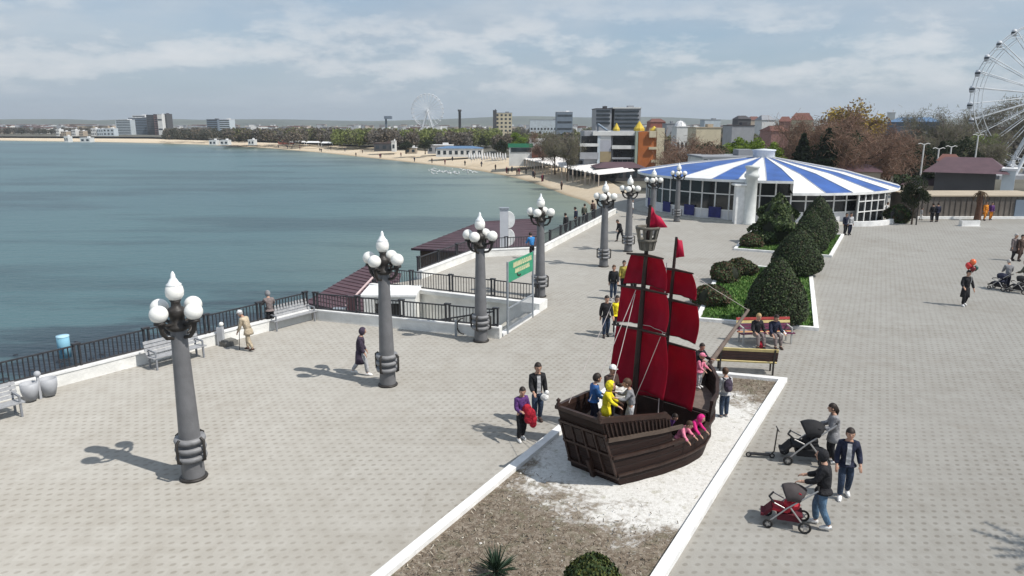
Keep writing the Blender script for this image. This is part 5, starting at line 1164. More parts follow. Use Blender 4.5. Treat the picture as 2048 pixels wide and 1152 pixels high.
for a in (('gold', 1692, 184, 132, 'tall golden tree, the highest crown behind the round cafe', 1.15), ('bare_brown', 1640, 214, 126, 'wide bare brown tree just left of the golden tree', 1.2), ('bare_brown', 1745, 212, 124, 'wide bare russet tree just right of the golden tree', 1.2),
          ('bare_brown', 1600, 236, 128, 'bare russet tree beside the pale turret house', 1.1), ('conifer', 1648, 258, 104, 'dark evergreen in front of the golden tree, left one of two', 1.25), ('dark', 1672, 250, 108, 'dark rounded evergreen below the golden tree', 1.0), ('bare_brown', 1725, 235, 104, 'bare russet tree right above the striped roof', 1.3),
          ('bare_brown', 1775, 245, 108, 'bare brown tree at the right end of the striped roof', 1.2), ('conifer', 1600, 268, 108, 'dark evergreen between the pale green trees and the golden tree', 1.3), ('bare_grey', 1842, 212, 170, 'grey leafless tree standing against the sky left of the big wheel', 1.0), ('bare_grey', 1880, 222, 160, 'grey leafless tree halfway between the golden tree and the big wheel', 1.1),
          ('bare_grey', 1925, 212, 165, 'grey leafless tree just left of the big wheel rim', 1.2), ('bare_grey', 1975, 203, 205, 'olive grey tree seen through the big wheel, left one', 1.3), ('bare_grey', 2020, 198, 205, 'olive grey tree seen through the big wheel, middle one', 1.3), ('bare_grey', 2062, 200, 205, 'olive grey tree behind the big wheel at the picture edge', 1.3),
          ('dark', 1830, 282, 112, 'dark low evergreen right of the striped roof', 1.2), ('conifer', 1876, 284, 112, 'dark evergreen behind the white lamp poles', 1.4), ('dark', 1905, 272, 118, 'broad dark evergreen left of the maroon pavilion', 1.2), ('spring', 1965, 262, 140, 'olive green tree behind the maroon pavilion', 1.2), ('bare_grey', 1990, 250, 130, 'grey brown tree right behind the maroon pavilion', 1.2),
          ('spring', 1490, 268, 118, 'fresh yellow green tree above the colonnade house', 1.2), ('spring', 1462, 280, 122, 'fresh green low tree left of the brightest green one', 1.3), ('spring', 1528, 278, 120, 'fresh green tree right of the brightest green one', 1.2), ('dark', 1432, 282, 112, 'dark green tree left of the fresh green trees', 1.4), ('dark', 1415, 290, 114, 'dark low tree behind the colonnade house', 1.4),
          ('bare_brown', 1378, 268, 100, 'bare pale brown tree right of the orange building', 1.25), ('bare_brown', 1355, 262, 128, 'bare brown tree below the white dome', 1.1), ('bare_grey', 1110, 252, 170, 'bare grey tree left of the orange building', .85), ('bare_brown', 1085, 258, 190, 'bare brown tree behind the green and white beach house', .9), ('bare_grey', 1135, 262, 150, 'bare dark tree nearest left of the orange building', .75),
          ('spring', 1178, 264, 175, 'yellow green tree at the left corner of the orange building', .8), ('spring', 1035, 262, 260, 'spring green tree behind the green and white beach house', 1.3), ('dark', 1005, 278, 245, 'dark evergreen left of the green and white beach house', 1.2), ('dark', 850, 278, 285, 'dark bushy tree by the beach, right one of the dark pair', 1.6), ('dark', 812, 281, 290, 'dark bushy tree by the beach, left one of the dark pair', 1.6)):
    tree(*a)
# small trees by the right hand wall (stand on the pavement)
tree('dark', 1823, 350, at(1823, 449).y, 'small dark russet tree on the pavement beside the single globe lamp', .85, 0.0)
shrub('low_bush', 'dark green bush at the end of the cafe ramp', 'bush', at(1795, 445), bushprof(1.0, 1.5), [LEAFD, LEAFG, LEAFR], [.5, .3, .2], 3000, .08, 71, .1)
t = thing('palm_tree', 'dry palm trunk with brown hanging fronds before the tan flat roof', 'palm tree', at(1954, 441)); FR = M('dry_palm_frond', (.10, .065, .035), .85, .3, 4)
MB().tube([(0, 0, 0), (.03, 0, 1.2), (-.02, 0, 2.4)], [.30, .22, .24], 10).build('trunk', M('palm_bark', (.11, .055, .035), .9, .3, 8), t)
def fronds(par, z, L, n, mat, seed, droop=1.0, w=.10):
    mb = MB(); r_ = random.Random(seed)
    for i in range(n):
        a = 6.283 * i / n + r_.uniform(-.2, .2); e = r_.uniform(-.2, 1.2); p = Vector((0, 0, z)); d = Vector((math.cos(a) * math.cos(e), math.sin(a) * math.cos(e), math.sin(e))); pts = [p]
        for k in range(7): p = p + d * L / 7; d = (d + Vector((0, 0, -.22 * droop))).normalized(); pts.append(p)
        mb.tube(pts, [.03] * 4 + [.02] * 4, 4)
        for k in range(1, 8):
            for s in (-1, 1):
                for f in (0, .5):
                    q = pts[k] if f == 0 else pts[k].lerp(pts[k - 1], .5); dr = (pts[k] - pts[k - 1]).normalized(); sd_ = dr.cross(Vector((0, 0, 1))).normalized() * s; tip = q + (sd_ * .8 + dr * .7 - Vector((0, 0, .35))).normalized() * L * .26 * (1.1 - k / 9)
                    b = dr * .045; mb.add([q - b, q + b, tip], [(0, 1, 2)])
    mb.build('fronds', mat, par)
fronds(t, 2.4, 1.0, 12, FR, 3, 2.2)
t = thing('palm_tree', 'green palm tree just outside the lower right corner, its shadow on the pavement', 'palm tree', (14.65, 11.1, 0)); MB().tube([(0, 0, 0), (.05, 0, 2.4), (0, 0, 4.9)], [.22, .17, .16], 10).build('trunk', M('palm_bark', (.11, .055, .035), .9, .3, 8), t); fronds(t, 4.9, 1.6, 28, M('palm_frond_green', (.04, .075, .02), .6, .3, 4), 8, .9)

# ------------------------------------------------------------------ far woods: one mass each
def wood(label, rows, mats, seed, hmin, hmax):
    """rows: (px0, px1, Y, n); each tree a low clump of leaf quads, standing at its own place"""
    rng = np.random.default_rng(seed); C = []; S = []
    for px0, px1, Y, n in rows:
        for i in range(n):
            px = px0 + (px1 - px0) * rng.random(); y = Y * (1 + .10 * rng.random()); x = xat(px, y, -3); h = hmin + (hmax - hmin) * rng.random(); w = h * (.28 + .16 * rng.random())
            k = 170; u = randvec(rng, k) * (rng.random(k) ** .4)[:, None]; C.append(u * [w, w, h * .42] + [x, y, GZ + h * .56]); S.append(np.full(k, h * .044))
    C = np.concatenate(C); S = np.concatenate(S); n = len(C); d = randvec(rng, n); a = np.cross(d, randvec(rng, n)); a /= np.linalg.norm(a, axis=1, keepdims=True); b = np.cross(d, a); s = (S * (.6 + .8 * rng.random(n)))[:, None]
    blk = np.repeat(rng.integers(0, len(mats), n // 170), 170); mi = np.where(rng.random(n) < .7, blk, rng.integers(0, len(mats), n))
    o = quads('wood', C, a * s, b * s, mats, mi); return tag(o, label, 'wood', kind='stuff')
wd = LM('wood_dark', (.085, .088, .065)); wb = LM('wood_brown', (.17, .14, .105)); wg = LM('wood_green', (.20, .23, .07)); wo_ = LM('wood_olive', (.165, .17, .08)); wgr = LM('wood_grey', (.17, .155, .135))
wood('dark brown trees along the far shore left of the glass towers', [(-80, 205, 780, 110), (-80, 205, 860, 60), (340, 420, 860, 60)], [wd, wb, wgr], 1, 5, 8.5)
wood('dark trees along the far shore between the tower blocks', [(330, 640, 520, 110), (330, 660, 600, 80)], [wd, wb, wd], 2, 5, 9)
wood('grey brown leafless wood behind the far beach', [(455, 680, 430, 120), (560, 800, 400, 60)], [wgr, wb, wo_], 3, 6, 10)
wood('fresh green wood behind the middle of the beach', [(670, 750, 370, 46), (810, 990, 350, 110), (690, 1000, 430, 110)], [wg, wo_, wg], 4, 6.5, 9.6)
wood('grey brown trees between the patches of fresh green', [(740, 830, 345, 44), (880, 940, 330, 18)], [wgr, wb], 5, 6, 9.5)
wood('brown bare trees spread through the town', [(990, 1200, 290, 80), (1060, 1180, 200, 30), (1290, 1620, 260, 110), (1290, 1700, 400, 120), (1780, 2100, 200, 60), (1780, 2100, 260, 60), (1580, 1800, 165, 26)], [wb, wgr, wo_, wd], 6, 5, 9)
wood('olive and brown trees far back in the town', [(950, 1450, 650, 160), (1400, 2100, 600, 150)], [wb, wo_, wgr], 7, 6, 10)

# ------------------------------------------------------------------ buildings
def BM(n, c, r=.75): return M(n, c, r, .08, .7)
WALLS = dict(cream=BM('cream_render', (.60, .53, .38)), white=BM('white_render', (.68, .68, .66)), grey=BM('grey_render', (.33, .34, .36)), pale=BM('pale_blue_render', (.50, .56, .60)), red=BM('red_brick_town', (.30, .10, .07)), tan=BM('tan_render', (.42, .35, .27)), dark=BM('dark_render', (.075, .075, .08)), orange=BM('orange_cladding', (.42, .13, .035)), silver=BM('silver_panel', (.40, .41, .45)), ochre=BM('ochre_panel', (.34, .27, .16)), green=BM('green_fascia', (.03, .20, .11)), steel=BM('steel_blue_render', (.16, .20, .25)), yellow=BM('yellow_tile', (.58, .42, .05)), rose=BM('rose_panel', (.30, .165, .15)))
ROOF = dict(red=BM('red_tile_roof', (.15, .062, .048)), grey=BM('grey_sheet_roof', (.26, .27, .29)), dark=BM('dark_sheet_roof', (.06, .055, .06)), white=BM('white_sheet_roof', (.70, .70, .70)), maroon=MAR, blue=BM('blue_sheet_roof', (.10, .18, .30)), brown=BM('brown_sheet_roof', (.12, .085, .075)), sand=BM('sand_flat_roof', (.42, .35, .26)))
GL2 = M('far_window_glass', (.035, .045, .055), .2, .4, .5)
def rect(t, name, px0, px1, y0, y1, Y, dep, mat, back=0.0):
    """a box filling that rectangle of the view when it stands with its front at distance Y"""
    z1, z0 = zat(y0, Y), zat(y1, Y); zm = (z0 + z1) / 2; x0, x1 = xat(px0, Y, zm), xat(px1, Y, zm); l = t.location
    return MB().box(((x0 + x1) / 2 - l.x, Y + back + dep / 2 - l.y, zm - l.z), (x1 - x0, dep, z1 - z0)).build(name, mat, t)
def house(label, px0, px1, ytop, Y, wall, roof='grey', dep=9, win=(2, 3), gable=0.0, cat='house', name='house', gz=GZ, bands=False, glass=GL2, over=.25, turn=None):
    z1 = zat(ytop, Y); x0, x1 = xat(px0, Y, (z1 + gz) / 2), xat(px1, Y, (z1 + gz) / 2); w = x1 - x0; h = z1 - gz; t = thing(name, label, cat, ((x0 + x1) / 2, Y + dep / 2, gz), -math.atan2((x0 + x1) / 2, Y) if px0 > 1560 else 0)
    MB().box((0, 0, h / 2), (w, dep, h)).build('wall', WALLS[wall], t); mb = MB()
    if gable:
        a, b = w / 2 + over, dep / 2 + over
        mb.add([(-a, -b, h), (a, -b, h), (a, b, h), (-a, b, h), (-a * .55, 0, h + gable), (a * .55, 0, h + gable)], [(0, 1, 5, 4), (2, 3, 4, 5), (1, 2, 5), (3, 0, 4), (3, 2, 1, 0)])
    else: mb.box((0, 0, h + .12), (w + over, dep + over, .24)).box((w * .2, 0, h + .6), (w * .22, dep * .3, .8))
    mb.build('roof', ROOF[roof], t); r, c = win
    for i in range(r):
        zc = h * (i + .6) / (r + .15); wh = min(1.6, h / (r + .15) * .5)
        if bands: MB().box((0, -dep / 2, zc), (w * .9, .12, wh)).build('window_band', glass, t)
        else:
            for j in range(c):
                MB().box((-w / 2 + w * (j + .5) / c, -dep / 2, zc), (min(1.7, w / c * .5), .12, wh)).build('window', glass, t)
    return t
# far left skyline (0.8 km away, across the bay)
TW = dict(name='tower_block', cat='tower block', bands=True)
house('pale glassy tower block left of the striped towers', 232, 262, 240, 805, 'pale', 'white', 18, (9, 1), **TW)
house('wide blue grey apartment block in the tower group', 258, 296, 236, 815, 'steel', 'grey', 18, (10, 1), **TW)
house('white topped stepped tower block in the tower group', 266, 292, 231, 830, 'white', 'white', 14, (11, 1), **TW)
house('dark tower block at the left of the red and white one', 294, 311, 230, 800, 'dark', 'dark', 14, (11, 1), **TW)
house('rose red striped tower block', 309, 317, 230, 790, 'rose', 'dark', 13, (11, 1), **TW)
house('white slab tower block beside the rose red one', 316, 325, 229, 788, 'white', 'white', 13, (2, 1), **TW)
house('dark slim tower block at the right of the striped towers', 325, 335, 228, 795, 'dark', 'dark', 13, (11, 1), **TW)
house('dark blue glass tower block standing alone', 414, 436, 239, 760, 'steel', 'dark', 15, (8, 1), **TW)
house('white and glass tower block beside the dark blue one', 438, 460, 239, 765, 'pale', 'white', 15, (8, 1), **TW)
for i, (a, b, y, wl_, l) in enumerate(((112, 118, 259, 'white', 'first narrow white house on the far left shore'), (122, 132, 263, 'tan', 'tan low house next to the first narrow white one on the far shore'), (143, 151, 260, 'white', 'white house left of the middle on the far left shore'), (158, 166, 262, 'tan', 'tan house in the middle of the far left shore'),
                               (182, 192, 257, 'white', 'bright white block left of the glass towers'), (194, 206, 258, 'pale', 'pale block between the white one and the glass towers'), (206, 228, 257, 'pale', 'long pale block at the foot of the glass towers'))):
    house(l, a, b, y, 720, wl_, 'white', 8, (2, 3), over=.1)
for i, (a, b, y, l) in enumerate(((128, 136, 273, 'white beach hut on the far sand, left one'), (160, 180, 276, 'long white awning on the far sand below the tan house'), (418, 432, 281, 'white beach hut below the dark blue tower'), (440, 456, 281, 'white beach hut right of the one below the dark blue tower'), (496, 508, 280, 'white beach hut at the left end of the brown wood'))):
    house(l, a, b, y, at((a + b) / 2, 284.5, -3).y if a < 300 else at((a + b) / 2, 290, -3).y, 'white', 'white', 5, (1, 2), cat='beach hut', name='beach_hut', over=.1)
# behind the beach
t = thing('drop_tower', 'dark slim amusement tower with a square head beside the distant wheel', 'tower', (xat(775, 700, 0), 700, GZ)); l = t.location
for k, (a, b) in enumerate(((771, 774), (774, 784))): MB().bar((xat(a, 700, 0) - l.x, 0, 0), (xat(772.5 + k, 700, 0) - l.x, 0, zat(238, 700) - l.z), 1.1, 1.1).build('leg', WALLS['steel'], t)
rect(t, 'head', 768, 783, 232, 238, 698, 4, WALLS['steel'])
t = thing('chimney', 'tall thin dark chimney rising from the fresh green wood', 'chimney', (xat(920, 600, 0), 600, GZ)); h = zat(219, 600) - GZ
MB().lathe([(1.25, 0), (1.0, h * .93), (1.5, h * .94), (1.5, h), (0, h)], n=12).build('shaft', WALLS['dark'], t)
house('cream high rise with a dark stair tower left of the white roofed block', 991, 1024, 226, 520, 'cream', 'grey', 14, (7, 4), name='apartment_building', cat='apartment building')
house('dark stair tower attached to the cream high rise', 986, 993, 221, 516, 'dark', 'dark', 9, (0, 1), name='stair_tower', cat='tower')
house('blue grey office block with a white stepped roof', 1113, 1145, 224, 560, 'steel', 'white', 16, (4, 1), bands=True, name='office_building', cat='office building')
house('long low pale building on the skyline left of the orange building', 1060, 1140, 240, 600, 'pale', 'grey', 12, (1, 12), name='long_building', cat='building')
t = house('green and white beach house with a long white roof', 1018, 1094, 292, 205, 'white', 'white', 9, (0, 1), name='beach_house', cat='beach house')
rect(t, 'fascia', 1016, 1066, 287, 295, 204.8, .2, WALLS['green']); rect(t, 'glazing', 1022, 1062, 296, 304, 204.85, .15, GL2); rect(t, 'roof_gable', 1060, 1094, 278, 292, 205.5, 6, ROOF['white']); rect(t, 'brick_wing', 1064, 1094, 303, 315, 203, 1.8, WALLS['red'])
house('low white beach bar with a blue roof beside the parasols', 872, 965, 297, 262, 'white', 'blue', 7, (1, 8), name='beach_bar', cat='beach bar', gable=.8)
house('small grey beach bar left of the blue roofed one', 855, 905, 291, 290, 'grey', 'white', 6, (1, 4), name='beach_bar', cat='beach bar')
house('dark beach shed with a white corner left of the dark bushes', 748, 790, 287, 318, 'dark', 'brown', 6, (1, 3), name='beach_shed', cat='shed')
house('white kiosk beside the dark beach shed', 783, 791, 283, 312, 'white', 'white', 3, (1, 1), name='kiosk', cat='kiosk')
house('small pale beach kiosk below the dark bushes', 810, 832, 296, 290, 'tan', 'white', 4, (1, 2), name='kiosk', cat='kiosk')
house('small red pavilion at the far end of the beach', 556, 582, 275, 425, 'red', 'red', 6, (1, 3), gable=1.2, name='pavilion', cat='pavilion')
for i, (a, b, Y, l) in enumerate(((580, 612, 408, 'white beach tents beside the red pavilion, left roof'), (614, 640, 400, 'white beach tents beside the red pavilion, middle roof'), (644, 668, 390, 'white beach tents beside the red pavilion, right roof'))):
    t = thing('beach_tent', l, 'beach tent', (xat((a + b) / 2, Y, -3), Y, GZ)); w = (b - a) / FPX * Y
    MB().add([(-w / 2, -2, 1.6), (w / 2, -2, 1.6), (w / 2, 2, 1.6), (-w / 2, 2, 1.6), (-w * .4, 0, 2.4), (w * .4, 0, 2.4)], [(0, 1, 5, 4), (2, 3, 4, 5), (1, 2, 5), (3, 0, 4), (3, 2, 1, 0)]).build('canopy', ROOF['white'], t)
    for x in (-.45, .45): MB().bar((x * w, -1.7, 0), (x * w, -1.7, 1.6), .2, .2).build('post', WALLS['white'], t)
# white canopies standing along the back of the beach
c0, c1 = at(1046, 331, -3.2), at(1208, 371, -3.2); d = (c1 - c0).normalized(); nrm = Vector((-d.y, d.x, 0)) * -1
NAMEC = ['farthest', 'second farthest', 'third', 'fourth', 'fifth', 'sixth', 'second nearest', 'nearest']
for i in range(8):
    p = c0.lerp(c1, i / 8); q = c0.lerp(c1, (i + .93) / 8); m = (p + q) / 2; L = (q - p).length; rz = math.atan2(d.y, d.x)
    t = thing('beach_canopy', '%s white fabric canopy in the row along the beach' % NAMEC[i], 'canopy', (m.x, m.y, -3.3), rz, 'white canopies along the beach'); W2 = 6.5
    mb = MB(); k = 3
    for j in range(k): 
        x0, x1 = -L / 2 + L * j / k, -L / 2 + L * (j + 1) / k; xm = (x0 + x1) / 2
        mb.add([(x0, -1.0, 2.1), (x1, -1.0, 2.1), (x1, W2, 2.75), (x0, W2, 2.75), (xm, -1.0, 2.45), (xm, W2, 3.1)], [(0, 4, 5, 3), (4, 1, 2, 5), (0, 1, 4), (2, 3, 5), (3, 2, 1, 0)])
    mb.build('roof', M('canopy_fabric', (.72, .69, .66), .8, .05), t)
    for j in range(k + 1):
        x = -L / 2 + L * j / k; MB().bar((x, -.9, -.6), (x, -.9, 2.1), .14, .14).build('post', M('canopy_post', (.55, .47, .40), .7, .05), t)
for i in range(15):
    px = 938 + i * 5.2; y = 322 + (i * 7 % 4); p = at(px, y, -3.3); t = thing('folded_parasol', 'white folded parasol in the group before the blue roofed beach bar', 'parasol', p, 0, 'folded white parasols on the beach')
    MB().lathe([(.05, .7), (.36, .8), (.28, 1.6), (.12, 2.7), (0, 2.9)], n=8).build('canopy', ROOF['white'], t); MB().tube([(0, 0, 0), (0, 0, .8)], .05, 6).build('pole', WALLS['white'], t)
# restaurant with the orange wall
Y = 165; t = thing('restaurant', 'curved restaurant with dark balconies, silver middle panel and tall orange wall', 'restaurant', (xat(1245, Y, 0), Y + 5, GZ))
rect(t, 'wall', 1168, 1276, 262, 349, Y + .5, 10, WALLS['grey'])
for y0, y1, a, b in ((272, 288, 1163, 1195), (293, 305, 1163, 1195), (272, 291, 1226, 1268), (299, 315, 1226, 1268)): rect(t, 'balcony_glazing', a, b, y0, y1, Y + .2, .5, GLASS)
for y0, y1, a, b in ((287, 293, 1160, 1197), (305, 318, 1160, 1197), (263, 271, 1186, 1270), (291, 298, 1224, 1272), (315, 318.5, 1224, 1272)): rect(t, 'balcony_slab', a, b, y0, y1, Y - .5, 1.1, WALLS['white'] if y0 < 300 else WALLS['grey'])
rect(t, 'corner_pillar', 1195, 1200, 262, 330, Y - .3, .8, WALLS['pale']); rect(t, 'panel', 1200, 1222, 262, 280, Y - .2, .8, WALLS['white']); rect(t, 'panel', 1200, 1222, 280, 303, Y - .2, .8, WALLS['silver']); rect(t, 'panel', 1200, 1222, 303, 324, Y - .2, .8, WALLS['ochre'])
for a in (1226, 1236, 1246, 1256): rect(t, 'window', a, a + 8, 320, 332, Y + .2, .5, GL2)
rect(t, 'pilaster', 1270, 1275, 262, 349, Y - .9, 1.2, BM('sage_frame', (.33, .38, .31))); rect(t, 'orange_wall', 1276, 1312, 264, 349, Y - .3, 10, WALLS['orange'])
rect(t, 'cream_frame', 1313, 1328, 256, 340, Y - .6, 10, WALLS['cream'])
for y0, y1, a in ((262, 275, 1299), (294, 299, 1298), (320, 325, 1303)): rect(t, 'bracket', a, 1313, y0, y1, Y - .9, 3, WALLS['cream'])
t2 = t.location
for px, yt, w in ((1235, 246, 1.4), (1281, 242, 2.2), (1311, 252, 1.6)):
    z = zat(262, Y) - t2.z; x = xat(px, Y, 4) - t2.x; h = zat(yt, Y) - zat(262, Y); MB().lathe([(w * .55, z), (w * .55, z + h * .25), (w * .3, z + h * .6), (.06, z + h)], (x, -2.5, 0), 8, smooth=False).build('roof_spire', WALLS['yellow'], t)
z = zat(262, Y) - t2.z; MB().bar((xat(1198, Y, 4) - t2.x, -2, z + 1.5), (xat(1216, Y, 4) - t2.x, -3, z + .1), 1.2, .3).bar((xat(1198, Y, 4) - t2.x, -2, 0 + z), (xat(1198, Y, 4) - t2.x, -2, z + 1.5), .3, .3).build('slide', WALLS['steel'], t)
house('low dark kiosk with a black awning left below the restaurant', 1138, 1200, 324, 168, 'dark', 'dark', 5, (1, 4), name='kiosk', cat='kiosk')
house('low maroon roofed cafe right below the restaurant', 1192, 1292, 336, 150, 'dark', 'maroon', 9, (1, 7), gable=1.0, name='low_cafe', cat='cafe')
Y = 235; t = house('hotel with grey balcony rows behind the restaurant, wide right part', 1228, 1280, 217, Y, 'grey', 'grey', 12, (0, 1), name='hotel', cat='hotel')
for y0 in (221, 229, 237, 245, 253): rect(t, 'balcony_row', 1230, 1278, y0, y0 + 3.4, Y - .3, .5, GL2)
rect(t, 'parapet_band', 1226, 1282, 214.5, 217, Y - .5, 12, WALLS['white'])
t = house('hotel wing with grey balcony rows behind the restaurant, narrow left part', 1191, 1222, 218, Y, 'grey', 'dark', 12, (0, 1), name='hotel', cat='hotel')
for y0 in (220, 228, 236, 244): rect(t, 'balcony_row', 1193, 1220, y0, y0 + 3.8, Y - .3, .5, GL2)
# right hand town
for a in (('cream house with white window bays right of the white dome', 1390, 1440, 256, 190, 'cream', 'sand', 9, (1, 5)), ('white domed pavilion base on the town skyline', 1352, 1376, 254, 210, 'white', 'white', 7, (1, 3)), ('grey house with a dark flat roof behind the fresh green trees', 1462, 1506, 252, 210, 'grey', 'dark', 9, (1, 5)),
          ('white villa with a blue grey roof on the skyline', 1522, 1548, 240, 300, 'white', 'grey', 9, (1, 3), 2), ('pale house with a turret left of the golden tree', 1566, 1588, 243, 210, 'rose', 'red', 8, (2, 2), 1.4), ('rose red house in front of the turret house', 1540, 1575, 262, 170, 'rose', 'red', 8, (1, 3), 1.2),
          ('red roofed house left of the bare russet trees', 1590, 1632, 240, 230, 'cream', 'red', 9, (1, 3), 2.2), ('white house peeping over the bare trees right of the golden tree', 1782, 1796, 226, 230, 'white', 'white', 7, (1, 2)), ('blue grey long roofed hall behind the grey trees', 1795, 1890, 244, 185, 'steel', 'blue', 9, (0, 1), 1.2),
          ('dark house on the skyline left of the white villa', 1475, 1500, 238, 330, 'dark', 'dark', 9, (1, 3), 1.5), ('red brick house on the skyline right of the hotel', 1300, 1330, 244, 330, 'red', 'red', 9, (1, 3), 1.5), ('grey low house between the hotel and the white dome', 1332, 1352, 248, 280, 'grey', 'grey', 8, (1, 3)),
          ('pale blue house on the skyline above the cream bay house', 1408, 1440, 240, 420, 'pale', 'grey', 10, (1, 4)), ('tan house far back left of the golden tree', 1500, 1522, 240, 420, 'tan', 'red', 10, (1, 3), 2)):
    house(*a)
Y = 210; t = thing('white_dome', 'white ribbed dome on arched legs on the town skyline', 'dome', (xat(1364, Y, 3), Y + 3.5, zat(254, Y))); r = 12 / FPX * Y
MB().lathe([(r, 0), (r * .95, r * .3), (r * .75, r * .65), (r * .4, r * .9), (.1, r * 1.0), (0, r * 1.2)], n=16).build('shell', ROOF['white'], t)
for i in range(8): a = i * math.pi / 4; MB().tube([(r * 1.01 * math.cos(a), r * 1.01 * math.sin(a), 0), (r * .76 * math.cos(a), r * .76 * math.sin(a), r * .66), (.1, 0, r * 1.01)], .12, 5).build('rib', WALLS['grey'], t)
t = house('low white colonnade house with a blue grey roof behind the round cafe', 1404, 1545, 317, 92, 'white', 'grey', 8, (0, 1), name='colonnade_house', cat='building', gz=-1)
for i in range(12): rect(t, 'opening', 1408 + i * 11.5, 1415 + i * 11.5, 319, 333, 91.9, .3, GL2)
for a, b, y, Y, r, l in ((1655, 1775, 343, 100, 'maroon', 'long maroon roofed hall right behind the striped roof'), (1845, 1955, 372, 82, 'maroon', 'low pink maroon roof between the dark hedge and the palm')):
    house(l, a, b, y, Y, 'tan', r, 7, (0, 1), gable=.9 if Y > 90 else .6, name='long_hall', cat='hall')
t = house('maroon hip roofed pavilion with dark walls under the big wheel', 1918, 2022, 346, 79, 'dark', 'maroon', 8, (1, 7), gable=1.5, over=1.2, name='pavilion', cat='pavilion')
house('blue white kiosk under the big wheel', 2018, 2040, 342, 77, 'pale', 'white', 3, (1, 1), name='kiosk', cat='kiosk'); house('small red roofed booth left of the maroon pavilion', 1895, 1930, 322, 96, 'rose', 'red', 5, (1, 2), gable=.8, name='booth', cat='booth')
t = thing('hedge', 'dark clipped hedge behind the low pink roof', 'hedge', (xat(1875, 84, 0), 86, GZ)); rng = np.random.default_rng(2); c = np.stack([rng.uniform(-4.2, 4.2, 3000), rng.uniform(-.8, .8, 3000), rng.uniform(.2, 5.6, 3000)], 1); quads('foliage', *leafquads(rng, c, .12), [LEAFD, LEAFM], rng.integers(0, 2, 3000), t); MB().box((0, 0, 2.6), (8, 1.1, 5.2)).build('branches', TWIG, t)
a, b = at(1832, 437), at(2110, 439); t = thing('boundary_wall', 'long taupe board wall with a sand coloured flat top at the end of the square', 'wall', (a + b) / 2); w = (b - a).length
TAU = M('taupe_boards', (.135, .118, .102), .8, .2, 1.2, bump=.2); MB().box((0, .4 + 2.4, 1.0), (w, 4.8, 2.0)).build('wall', TAU, t); MB().box((0, .4 + 2.4, 2.05), (w + .2, 5.1, .1)).build('flat_top', ROOF['sand'], t)
mb = MB(); [mb.box((-w / 2 + .5 * i, .38, 1.0), (.05, .06, 1.9)) for i in range(int(w / .5))]; mb.build('batten', M('taupe_batten', (.11, .095, .085), .8, .2), t); MB().box((0, .25, .1), (w, .35, .2)).build('kerb', KERB, t)
MB().box((w / 2 - 1.6, .34, .95), (3.4, .1, 1.5)).build('panel', WALLS['steel'], t)
t = thing('globe_lamp', 'single white globe on a dark post beside the small russet tree', 'street lamp', at(1832, 450)); MB().tube([(0, 0, 0), (0, 0, 2.9)], [.06, .04], 8).build('pole', DARK, t); MB().ball((0, 0, 3.05), .19, 14, 9).build('globe', GLOBE, t)
t = thing('planter', 'white square planter box on the pavement near the brown wall', 'planter', at(1938, 452)); MB().box((0, 0, .25), (1.5, .5, .5)).box((0, 0, .02), (1.6, .6, .04)).build('box', KERB, t); MB().box((0, 0, .5), (1.3, .36, .03)).build('soil', TWIG, t)
for i, (px, y0, Y, l) in enumerate(((1838, 288, 100, 'white double armed lamp pole left of the dark hedge'), (1868, 297, 98, 'white lamp pole above the dark hedge'), (1893, 293, 104, 'white lamp pole right of the dark hedge'), (1944, 270, 110, 'thin grey pole left of the maroon pavilion'))):
    t = thing('lamp_pole', l, 'lamp pole', (xat(px, Y, 0), Y, GZ)); h = zat(y0, Y) - GZ; MB().tube([(0, 0, 0), (0, 0, h)], [.14, .09], 8).build('pole', WALLS['white'], t)
    for s in (-1, 1): MB().tube([(0, 0, h - .1), (s * .5, 0, h + .1), (s * .8, 0, h)], .05, 6).build('arm', WALLS['white'], t)

# ------------------------------------------------------------------ ferris wheels
def ferris(label, hub, rad, rz, n, r0, seg, depth, mat, cab, ground):
    t = thing('ferris_wheel', label, 'ferris wheel', hub, rz); V = Vector
    for s in (-1, 1):
        for rr_, th in ((rad, r0), (rad * .90, r0 * .7)):
            MB().tube([(rr_ * math.cos(2 * math.pi * i / seg), s * depth, rr_ * math.sin(2 * math.pi * i / seg)) for i in range(seg + 1)], th, 6, caps=False).build('rim', mat, t)
    for i in range(n):
        a = 2 * math.pi * (i + .5) / n; d = V((math.cos(a), 0, math.sin(a))); e = V((math.cos(a + math.pi / n), 0, math.sin(a + math.pi / n)))
        b = MB()
        for s in (-1, 1): b.tube([d * 1.0 + V((0, s * depth * .5, 0)), d * rad + V((0, s * depth, 0))], r0 * .8, 5); b.tube([d * rad * .9 + V((0, s * depth, 0)), e * rad + V((0, s * depth, 0))], r0 * .5, 4)
        b.tube([d * rad * .95 + V((0, -depth, 0)), d * rad * .95 + V((0, depth, 0))], r0 * .6, 5); b.build('spoke', mat, t)
        c = d * (rad * 1.02); k = rad / 17.3 * .85; g = MB().lathe([(0, -1.0 * k), (.55 * k, -.95 * k), (.72 * k, -.4 * k), (.70 * k, .3 * k), (.5 * k, .75 * k), (0, .95 * k)], c - V((0, 0, .4 * k)), 10)
        o = g.build('gondola', cab, t); MB().lathe([(.735 * k, -.30 * k), (.735 * k, .18 * k)], c - V((0, 0, .4 * k)), 10).build('window', GL2, o)
    MB().tube([(0, -depth * 1.8, 0), (0, depth * 1.8, 0)], rad * .07, 14).build('hub', mat, t)
    H = hub[2] - ground
    for s in (-1, 1):
        for x in (-.42, .42): MB().tube([(0, s * depth * 1.6, 0), (x * rad, s * depth * 2.4, -H)], rad * .026, 8).build('leg', mat, t)
    return t
FWM = M('wheel_white_steel', (.76, .78, .80), .45, .05); FWF = M('distant_wheel_white', (.80, .82, .84), .5, .03)
